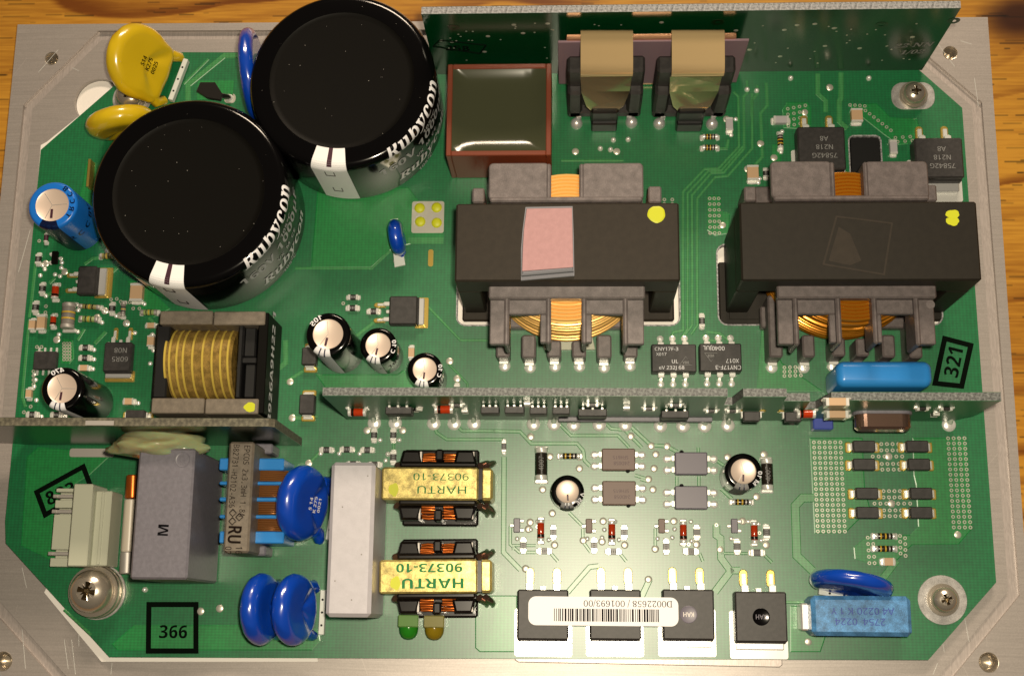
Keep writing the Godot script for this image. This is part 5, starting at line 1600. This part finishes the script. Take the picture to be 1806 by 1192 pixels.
func sot(x: float, z: float, deg: float, body := "violet_chip", what := "tiny three legged chip") -> Node3D:
	var o := little("small_transistor", what, "transistor", x, z, deg, "tiny three legged chips")
	part("body", shared("sot", func(b): b.box(Vector3(0, 0.6, 0), Vector3(1.35, 0.9, 2.9), 0.15)), M[body], o)
	for q in [[-1.05, 0.0], [1.05, -0.95], [1.05, 0.95]]:
		part("leg", shared("sotl", func(b):
			b.box(Vector3(0, 0.25, 0), Vector3(0.8, 0.3, 0.5), 0.08)
			b.dome(Vector3(0, 0, 0), 0.5, 0.25, 10, 3)), M.bright_tin, o, Vector3(q[0], 0, q[1]))
	return o


func power_pack(x: float, z: float, W: float, D: float, deg: float, what: String, label: String, tab: float, words := [], legs_l := 2.2, spot := "") -> Node3D:    # legs towards -z
	var o := thing("power_transistor", label, "transistor", x, z, what)
	o.rotation.y = deg_to_rad(deg)
	var b := Shape.new()
	var H := 4.3 if W > 8.0 else 2.4
	b.box(Vector3(0, 0.3 + H * 0.5, 0), Vector3(W, H - 0.3, D), 0.3)
	b.box(Vector3(0, H * 0.45, D * 0.5), Vector3(W * 0.98, H * 0.45, 0.5), 0.15)
	part("body", b.done(), M.epoxy_black, o)
	var t := Shape.new()
	t.box(Vector3(0, 0.8, D * 0.5 + tab * 0.5), Vector3(W * 0.94, 1.2, tab), 0.15)
	part("metal_tab", t.done(), M.tin, o)
	var p := Shape.new()
	if W > 8.0: p.prism(rrect(0, D * 0.25 + tab * 0.7, W + 1.4, D * 0.75 + tab * 1.4, 0.5), 0.0, 0.12, 0.05)
	else: p.prism(rrect(0, D * 0.5 + tab * 0.5, W + 0.5, tab * 2.2, 0.3), 0.0, 0.12, 0.05)
	part("tinned_pad", p.done(), M.bright_tin if spot or W > 9 else M.gold_pad, o)
	for s in [-1.0, 0.0, 1.0]:
		var l := Shape.new()
		var e: float = s * W * 0.27
		if s == 0.0:
			l.box(Vector3(e, H * 0.45, -D * 0.5 - 0.35), Vector3(W * 0.11, 0.6, 0.9), 0.1)
		else:
			l.box(Vector3(e, H * 0.5, -D * 0.5 - 0.6), Vector3(W * 0.14, 0.55, 1.4), 0.1)
			l.box(Vector3(e, H * 0.28, -D * 0.5 - 1.3), Vector3(W * 0.095, H * 0.47, 0.5), 0.1)
			l.box(Vector3(e, 0.5, -D * 0.5 - 1.3 - legs_l * 0.5), Vector3(W * 0.095, 0.5, legs_l), 0.12)
			var g := Shape.new()
			g.prism(rrect(e, -D * 0.5 - 1.5 - legs_l * 0.5, W * 0.17, legs_l + 1.2, W * 0.08), 0.0, 0.28, 0.15)
			part("solder_pad", g.done(), M.gold_pad, o)
		part("leg", l.done(), M.bright_tin, o)
	var row := 0
	for wd in words:
		part("lettering", flat_text(wd, 1.05, Vector3(0.6, H + 0.165, -D * 0.22 + row * 1.9), 180.0, 1.1, false, false, false), M.grey_print, o)
		row += 1
	if spot:
		var c := Shape.new()
		c.lathe([Vector2(1.72, H + 0.14), Vector2(1.6, H + 0.19), Vector2(1.5, H + 0.16), Vector2(0, H + 0.16)], 28)
		var m := part("round_mark", c.done(), M.violet_chip if spot == "pale" else M.gloss_black, o)
		part("lettering", flat_text("KAH", 0.9, Vector3(0, H + 0.18, 0), 180.0, 1.0, false, false, false), M.dull_tin if spot == "pale" else M.violet_chip, m)
	return o


func opto(x: float, z: float, W: float, D: float, h: float, n: int, upright_: bool, m: String, label: String, group: String) -> Node3D:
	var o := thing("optocoupler", label, "optocoupler", x, z, group)
	var b := Shape.new()
	b.box(Vector3(0, h * 0.5 + 0.3, 0), Vector3(W, h - 0.3, D), 0.22)
	part("body", b.done(), M[m], o)
	for s in [-1.0, 1.0]:
		for i in n:
			var k := (i - (n - 1) * 0.5) * (2.54 if upright_ else 2.35)
			var l := Shape.new()
			if upright_:
				l.box(Vector3(k, h * 0.5, s * (D * 0.5 + 0.35)), Vector3(1.3, 0.35, 0.9), 0.1)
				l.box(Vector3(k, h * 0.28, s * (D * 0.5 + 0.8)), Vector3(0.75, h * 0.5, 0.35), 0.1)
				l.box(Vector3(k, 0.2, s * (D * 0.5 + 1.3)), Vector3(0.75, 0.3, 1.2), 0.1)
				l.dome(Vector3(k, 0.02, s * (D * 0.5 + 1.9)), 0.75, 0.35, 12, 3)
			else:
				l.box(Vector3(s * (W * 0.5 + 0.3), h * 0.45, k), Vector3(0.7, 0.35, 1.2), 0.1)
				l.box(Vector3(s * (W * 0.5 + 0.7), h * 0.25, k), Vector3(0.35, h * 0.45, 0.75), 0.1)
				l.box(Vector3(s * (W * 0.5 + 1.3), 0.22, k), Vector3(1.3, 0.35, 0.75), 0.1)
				l.dome(Vector3(s * (W * 0.5 + 1.5), 0.02, k), 0.85, 0.3, 12, 3)
			part("leg", l.done(), M.bright_tin, o)
	return o


func build_small_parts():
	# power transistors
	for q in [[6.88, 56.99, "", "leftmost of four lower edge power transistors, its right half under the barcode sticker"], [21.2, 56.85, "", "second from left of the lower edge power transistors, crossed by the barcode sticker"], [35.56, 56.71, "pale", "power transistor with a pale round mark at the right end of the barcode sticker"], [49.73, 57.02, "dark", "rightmost lower edge power transistor, uncovered, with a dark round mark"]]:
		power_pack(q[0], q[1], 10.1, 9.7, 0.0, "power transistors along the lower edge", q[3], 1.5, [], 2.4, q[2])
	mark("the first lower edge transistor", 6.84, 56.52)
	mark("the second lower edge transistor", 21.27, 56.38)
	mark("the third lower edge transistor", 35.75, 56.25)
	mark("the fourth lower edge transistor", 50.02, 56.78)
	power_pack(65.57, -40.31, 10.0, 9.6, 0.0, "power transistors at the top right", "left one of two top right power transistors, half under the right transformer's flange", 1.5, ["A8", "N218", "75842G"], 2.2)
	power_pack(90.06, -37.97, 10.0, 8.9, 0.0, "power transistors at the top right", "right one of two top right power transistors, next to the plate edge", 2.0, ["A8", "N218", "75842G"], 2.2)
	mark("the left top right transistor", 66.07, -43.4)
	mark("the right top right transistor", 90.52, -40.64)
	power_pack(-83.29, 4.65, 5.9, 6.4, 0.0, "small black power transistors", "black power transistor with white tab left of the yellow taped transformer", 1.1, ["N08", "60R5"], 1.6)
	mark("the square black transistor", -83.84, 4.22)
	power_pack(-91.27, -12.14, 6.3, 4.1, 90.0, "small black power transistors", "black power transistor with its shiny tab to the right, under the blue round capacitor", 1.7, [], 1.3)
	mark("the left power transistor", -91.86, -12.67)
	power_pack(-22.9, -5.43, 6.2, 6.0, 90.0, "small black power transistors", "black power transistor on a yellowish pad above the three black capacitors", 1.3, [], 1.5)
	mark("the middle power transistor", -23.1, -5.8)

	# optocouplers
	var a := opto(33.66, 5.02, 9.2, 5.9, 3.4, 3, true, "epoxy_black", "black six legged optocoupler with upright print, left one of the pair", "six legged optocouplers")
	for q in [["CNY17F-3", -1.5, -1.9, 0.72], ["X017", -2.6, -0.8, 0.62], ["UL", 0.2, 0.7, 0.75], ["eV 232J 68", -0.5, 2.1, 0.72]]:
		part("lettering", flat_text(q[0], q[3], Vector3(q[1], 3.575, q[2]), 0.0, 1.15, false, false, false), M.white_print, a)
	var b := opto(43.24, 4.89, 8.6, 5.9, 3.4, 3, true, "epoxy_black", "black six legged optocoupler with upside down print, right one of the pair", "six legged optocouplers")
	for q in [["CNY17F-3", 1.5, 2.1, 0.85], ["X017", 2.4, 0.7, 0.85], ["0040J", -0.6, -2.0, 0.85], ["UL", -2.9, -2.0, 0.85]]:
		part("lettering", flat_text(q[0], q[3], Vector3(q[1], 3.575, q[2]), 180.0, 1.05, false, false, false), M.white_print, b)
	for q in [[a, 2.4, 0.6, 1.0], [b, -2.0, 0.0, -1.0]]:
		var e := Shape.new()
		var c := Vector3(q[1], 3.60, q[2])
		e.tube([c + Vector3(-1.3, 0, 0.9 * q[3]), c + Vector3(0, 0, -0.9 * q[3]), c + Vector3(1.3, 0, 0.9 * q[3]), c + Vector3(-1.3, 0, 0.9 * q[3])], 0.07, 5)
		part("approval_mark", e.done(), M.grey_print, q[0])
		part("lettering", flat_text("VDE", 0.55, c + Vector3(0, 0, 0.35 * q[3]), 0.0 if q[3] > 0 else 180.0), M.grey_print, q[0])
	mark("the six legged optocouplers", 38.75, 5.33)
	var n := 0
	for q in [[22.14, 25.88, 6.8, 4.5, "brown_plastic", "brown optocoupler, upper one next to the blank topped capacitor"], [22.2, 32.71, 6.8, 4.9, "brown_plastic", "brown optocoupler, lower one next to the blank topped capacitor"], [36.89, 26.63, 6.6, 4.6, "violet_chip", "grey violet optocoupler, upper one left of the white topped capacitor"], [36.75, 33.55, 6.6, 4.7, "violet_chip", "grey violet optocoupler, lower one with brown stains on top"]]:
		var o := opto(q[0], q[1], q[2], q[3], 2.2, 2, false, q[4], q[5], "four legged optocouplers")
		var nt := Shape.new()
		nt.dome(Vector3(1.9 if n < 2 else -1.9, 2.1, q[3] * (0.5 if n < 2 else -0.5)), 0.45, 0.2, 10, 3)
		part("notch", nt.done(), M.hole, o)
		if n < 2:
			part("lettering", flat_text("24D058", 0.7, Vector3(0.6, 2.375, 0.8), 180.0, 1.0, false, false, false), M.maroon_ink, o)
			part("lettering", flat_text("SFH615", 0.7, Vector3(0.4, 2.375, -0.4), 180.0, 1.0, false, false, false), M.maroon_ink, o)
		n += 1
	mark("the brown optocouplers", 22.17, 29.07)
	mark("the grey violet optocouplers", 36.95, 30.16)

	# eight leg chip at the left edge
	var ic := thing("eight_leg_chip", "small black eight legged chip above the black capacitor at the left edge", "chip", -99.23, 5.22)
	var icb := Shape.new()
	icb.box(Vector3(0, 0.9, 0), Vector3(4.9, 1.4, 3.9), 0.15)
	part("body", icb.done(), M.epoxy_black, ic)
	for s in [-1.0, 1.0]:
		for i in 4:
			part("leg", shared("soleg", func(k): k.box(Vector3(0, 0.3, 0), Vector3(0.45, 0.4, 1.1), 0.08)), M.bright_tin, ic, Vector3(-1.9 + 1.27 * i, 0, s * 2.45))

	# black axial diodes with rounded ends
	for q in [[6.35, 26.81, 6.8, 2.7, 90.0, "4007", -90.0], [52.29, 28.69, 6.4, 2.5, 90.0, "4007", -97.0]]:
		var o := melf(q[0], q[1], q[2], q[3], q[4], "melf_black", [], "black cylinder diode marked 4007", "diode", "black cylinder diodes")
		part("lettering", letters(q[5], 1.0, func(u, v): return Vector3(u, q[3] * 0.5 + q[3] * 0.49 * cos(v / (q[3] * 0.5)), -q[3] * 0.49 * sin(v / (q[3] * 0.5))), false, false, false), M.grey_print, o)

	# grey cylinder with two yellow bands and the other banded cylinders
	melf(-95.02, -4.48, 5.6, 2.9, 90.0, "melf_grey", [[-0.12, 0.06, "band_gold"], [0.05, 0.0, "band_gold"], [0.12, 0.06, "band_gold"]], "fat grey cylinder resistor with two yellow bands", "resistor", "banded cylinder resistors", "dull_tin")
	for q in [[-87.94, -18.01, 3.0, 1.3, 0, "olive"], [-90.88, -6.74, 4.6, 1.1, -4, "olive"], [-90.77, -3.98, 4.0, 1.35, -3, "leaf_green"], [-77.8, -5.47, 3.4, 1.3, 0, "leaf_green"], [-83.53, -6.11, 3.1, 1.1, 90, "melf_grey"]]:
		melf(q[0], q[1], q[2], q[3], q[4], q[5], [[-0.15, 0.06, "band_black"], [0.0, 0.06, "band_gold"], [0.15, 0.06, "band_black"]], "greenish banded cylinder resistor" if q[5] != "melf_grey" else "pinkish grey cylinder resistor", "resistor", "banded cylinder resistors", "dull_tin")
	for q in [[42.5, -44.48, 3.2, 1.25, 0], [42.44, -42, 3.2, 1.25, 0], [57.58, -43.46, 3.6, 1.3, 90], [12.18, 25.03, 4.3, 1.3, 0], [47.08, 34.26, 4.1, 1.25, 0], [75.43, 40.92, 4.3, 1.3, 0], [75.3, 43.4, 4.3, 1.3, 0]]:
		melf(q[0], q[1], q[2], q[3], q[4], "melf_black", [[-0.2, 0.07, "band_gold"], [0.02, 0.07, "band_gold"], [0.2, 0.07, "dull_tin"]], "black cylinder resistor with gold bands", "resistor", "dark banded cylinder resistors")
	for q in [[-98.61, -10.03, 3.3, 1.6, 90], [-98.54, -3.61, 2.6, 1.3, 90], [6.3, 40.25, 4.5, 1.5, 90], [20.7, 40.38, 4.4, 1.5, 90], [35.15, 40.4, 4.4, 1.5, 90], [49.4, 40.42, 4.4, 1.5, 90]]:
		red_diode(q[0], q[1], q[2], q[3], q[4])
	melf(-101.82, -22.16, 1.9, 1.0, 90, "maroon_ink", [], "tiny dark red cylinder diode", "diode", "tiny cylinder diodes")

	# flat black diodes
	for q in [[71.93, 22.96, 82.6, 22.92, "top"], [71.75, 26.65, 82.73, 26.6, "second"], [72.03, 32.49, 82.84, 32.43, "third"], [71.95, 36.35, 82.61, 36.28, "lowest"]]:
		for k in [0, 2]:
			var o := black_diode(q[k], q[k + 1], 4.4, 2.35, 0.0, "flat black rectifier diode")
			o.set_meta("label", "flat black rectifier diode, %s one of the %s pair between the fields of plated holes" % ["left" if k == 0 else "right", q[4]])
			small.pop_back()
	black_diode(-42.55, 14.61, 4.1, 3.2, 90.0, "square flat black diode")
	black_diode(-42.53, 4.36, 3.7, 3.1, 90.0, "square flat black diode")
	black_diode(-78.71, 17.02, 4.0, 2.2, 0.0, "flat black rectifier diode")

	# chips
	for q in [[-103.15, -17.42, 2.2, 1.3, 90], [-101.67, -10.79, 2.2, 1.35, 90], [-102.78, -6.63, 2.3, 1.4, 90], [-86.02, -6.36, 2.2, 1.35, 90], [-91.12, 2.24, 2.2, 1.3, 0], [-91.05, 4.47, 2.2, 1.3, 0], [-101.36, 16.72, 2.1, 1.4, 0], [-96.12, 16.71, 2.1, 1.3, 0],
		[-34, -8.8, 2.2, 1.15, 0], [-34.04, -6.43, 2.2, 1.3, 0], [-29.52, -5.68, 2.2, 1.3, 0], [54.3, -36.11, 1.9, 1.3, 90], [39.88, -3.54, 2.6, 1.25, 90],
		[-38.37, 23.94, 2.3, 1.3, 0], [-34.1, 23.81, 2.3, 1.3, 0], [-29.83, 23.91, 2.2, 1.3, 0], [-28.51, 20.82, 2.3, 1.3, 90], [-24.47, 20.8, 2.3, 1.3, 90], [-24.34, 25.42, 2.4, 1.3, 90], [-32.68, 26.87, 2.3, 1.3, 0], [-28.18, 26.97, 2.3, 1.3, 0],
		[8.84, 40.58, 2.3, 1.25, 90], [2.74, 43.25, 2.5, 1.3, 90], [7.01, 44.36, 2.4, 1.3, 0], [23.23, 40.48, 2.3, 1.35, 90], [17.12, 43.14, 2.4, 1.3, 90], [21.02, 44.37, 2.5, 1.3, 0],
		[37.89, 40.38, 2.4, 1.4, 90], [31.67, 43.27, 2.5, 1.3, 90], [36.67, 44.25, 2.4, 1.35, 0], [51.91, 40.28, 2.5, 1.4, 90], [45.91, 43.16, 2.5, 1.4, 90], [49.85, 44.38, 2.6, 1.4, 0], [-1.41, 23.08, 2.4, 1.0, 90], [-11.41, 11.19, 2.2, 1.3, 90]]:
		chip(q[0], q[1], q[2], q[3], q[4])
	for q in [[-100.97, -3.11, 3.4, 1.8, 90], [-103.04, -2.74, 2.3, 1.4, 90], [-80.71, -9.75, 4.0, 2.8, 90], [-90.99, 6.69, 2.1, 1.3, 0], [-102.39, 12.22, 2.1, 1.3, 90], [-80.78, 13.88, 2.1, 1.4, 0], [-21.16, 3.31, 2.6, 1.3, 90], [74.08, -48.94, 3.1, 2.5, 90], [51.39, -36, 3.4, 2.5, 90], [75.84, 45.98, 2.3, 1.6, 0], [-76.98, 0.87, 2.4, 1.5, 90], [-77.23, -2.6, 2.0, 1.2, 0]]:
		chip(q[0], q[1], q[2], q[3], q[4], "tan")
	for q in [[57.87, -48.15, 3.3, 1.7, 0], [46.72, -47.19, 3.1, 1.6, 90], [81.57, -41.73, 3.2, 1.6, 90]]:
		chip(q[0], q[1], q[2], q[3], q[4], "grey")
	for q in [[-99.41, -17.66, 180, "satin_black", "tiny black three legged chip"], [1.43, 39.25, 0, "violet_chip", "tiny grey three legged chip"], [16.1, 39.27, 0, "brown_plastic", "tiny brown three legged chip"], [30.81, 39.17, 0, "brown_plastic", "tiny brown three legged chip"], [45.46, 39.08, 0, "violet_chip", "tiny grey three legged chip"]]:
		sot(q[0], q[1], q[2], q[3], q[4])

	# barcode sticker lying over three transistors
	var bs := thing("barcode_sticker", "white barcode sticker with upside down number across three lower edge transistors", "sticker", 18.78, 56.25, "", 4.53)
	var c0 := -bs.position / MM
	var sk := Shape.new()
	var r := [18.8, 56.18, 29.56, 5.58]
	sk.prism(rrect(0, 0, r[2], r[3], 1.5, 6), -0.02, 0.06)
	part("paper", sk.done(), M.paper, bs)
	part("lettering", flat_text("D0022658 / 001693/00", 1.2, Vector3(4.9, 0.075, -1.55), 180.0, 1.04, true, false, false), M.print_black, bs)
	var bars := Shape.new()
	var g := RandomNumberGenerator.new()
	g.seed = 12
	var bx := -10.6
	while bx < 10.2:
		var wd: float = [0.14, 0.14, 0.24, 0.36][g.randi_range(0, 3)]
		bars.box(Vector3(bx + wd * 0.5, 0.07, 0.75), Vector3(wd, 0.015, 2.45))
		bx += wd + [0.14, 0.16, 0.26][g.randi_range(0, 2)]
	part("barcode", bars.done(), M.print_black, bs, Vector3(0.9, 0, 0))

	# parts on the front of the middle upright board: place along the board, height above the green board
	for q in [[-29.79, 14.88], [-12.25, 18.45], [58.26, 14.22]]:
		var o := red_diode(0, 0, 3.6, 1.7, 0)
		on_face(o, q[0], q[1])
		small[-1][2] = q[0]
		small[-1][3] = 17.47
	for q in [[-21.16, 16.34, 5.2, 3.4], [-3.27, 17.27, 3.6, 3.2], [1.49, 17.34, 3.8, 3.6], [6.11, 16.75, 3.4, 3.4], [10.53, 16.81, 3.4, 3.4], [16.64, 14.24, 5.6, 3.8], [32.85, 12.47, 5.4, 3.4]]:
		var o := little("surface_chip", "flat black chip on the middle upright board", "chip", q[0], 17.47, 0, "black chips on the middle upright board")
		part("body", shared("fc %.1f" % q[2], func(k): k.box(Vector3(0, 0.95, 0), Vector3(q[2], 1.5, q[3]), 0.15)), M.epoxy_black, o)
		for s in [-1.0, 1.0]:
			for i in 3:
				part("leg", shared("soleg2", func(k): k.box(Vector3(0, 0.35, 0), Vector3(0.5, 0.5, 1.2), 0.08)), M.bright_tin, o, Vector3((i - 1) * q[2] * 0.33, 0, s * (q[3] * 0.5 + 0.5)))
		on_face(o, q[0], q[1])
	for q in [[-17.84, 15.06, 60], [-9.59, 19.78, 0], [-8.58, 13.18, 90], [23.16, 17.65, 90], [27.61, 16.41, 0], [16.53, 20.79, 0], [39.93, 13.93, 0], [44, 14, 0], [32.45, 20.37, 0], [79.86, 17.19, 0], [84.12, 10.58, 90], [84.35, 17.26, 0], [66.93, 8.21, 0], [4.07, 21.89, 90]]:
		var o := chip(0, 0, 2.3, 1.3, q[2], "resistor")
		on_face(o, q[0], q[1])
		small[-1][2] = q[0]
		small[-1][3] = 17.47
		small[-1][1] = "tiny chip resistor on the middle upright board"
	for q in [[61.65, 26.36], [64.44, 12.3]]:
		var o := chip(0, 0, 4.3, 3.0, 0, "tan")
		on_face(o, q[0], q[1])
		small[-1][2] = 0.0
		small[-1][3] = -q[1]
		small[-1][1] = "large tan chip capacitor on the middle upright board"
	for q in [[47.81, 12.71], [55.97, 12.16]]:
		var o := black_diode(0, 0, 3.2, 1.8, 0, "small black diode on the middle upright board")
		on_face(o, q[0], q[1])
		small[-1][2] = q[0]
		small[-1][3] = 17.47
	var xt := thing("crystal_can", "shiny brown metal crystal can on the middle upright board's right end", "crystal", 73.63, 11.09, "", 0.0)
	var xp := [73.63, 11.09]
	xt.transform = Transform3D(Basis(Vector3(1, 0, 0), Vector3(0, 0, 1), Vector3(0, -1, 0)), Vector3(xp[0], xp[1], 17.47 + 0.06) * MM)
	var xs := Shape.new()
	xs.prism(rrect(0, 0, 10.8, 4.4, 2.0, 5), 0.6, 3.6, 0.5)
	part("can", xs.done(), M.can, xt)
	var xf := Shape.new()
	xf.prism(rrect(0, 0, 11.6, 5.0, 2.3, 5), 0.0, 0.6, 0.1)
	part("flange", xf.done(), M.mid_grey, xt)


# every small part is named by its look and by what it stands beside; those that stand together are counted along their line
func label_small_parts():
	mark("the square of tinned pads", -18.53, -26.85)
	mark("the amber lamp", -14.81, 60.07)
	var heap := {}
	for q in small:
		var best := ""
		var near := 1e9
		var at := Vector2(q[2], q[3])
		for m in marks:
			var d := at.distance_to(Vector2(m[1], m[2]))
			if d < near:
				near = d
				var v := at - Vector2(m[1], m[2])
				var side := "beside"
				if absf(v.x) > absf(v.y): side = "right of" if v.x > 0 else "left of"
				else: side = "below" if v.y > 0 else "above"
				best = side + " " + m[0]
		var words: String = q[1] + " " + best
		if "middle upright board" in q[1]: words = q[1]
		elif q[3] == 17.47: words = q[1] + " on the middle upright board"
		if not heap.has(words): heap[words] = []
		heap[words].append(q)
	for words in heap:
		var l: Array = heap[words]
		var lo := Vector2(1e9, 1e9)
		var hi := -lo
		for q in l:
			lo = lo.min(Vector2(q[2], q[3]))
			hi = hi.max(Vector2(q[2], q[3]))
		var wide: bool = hi.x - lo.x >= hi.y - lo.y
		l.sort_custom(func(p, q): return p[2] < q[2] if wide else p[3] < q[3])
		var order := ["", "second", "third", "fourth", "fifth", "sixth", "seventh", "eighth", "ninth", "tenth", "eleventh", "twelfth", "thirteenth"]
		for i in l.size():
			var t: String = words
			if l.size() > 1:
				var last: bool = i == l.size() - 1
				if wide: t += ", " + ("leftmost" if i == 0 else ("rightmost" if last else order[i] + " from left"))
				else: t += ", " + ("topmost" if i == 0 else ("lowest" if last else order[i] + " from top"))
			l[i][0].set_meta("label", t)
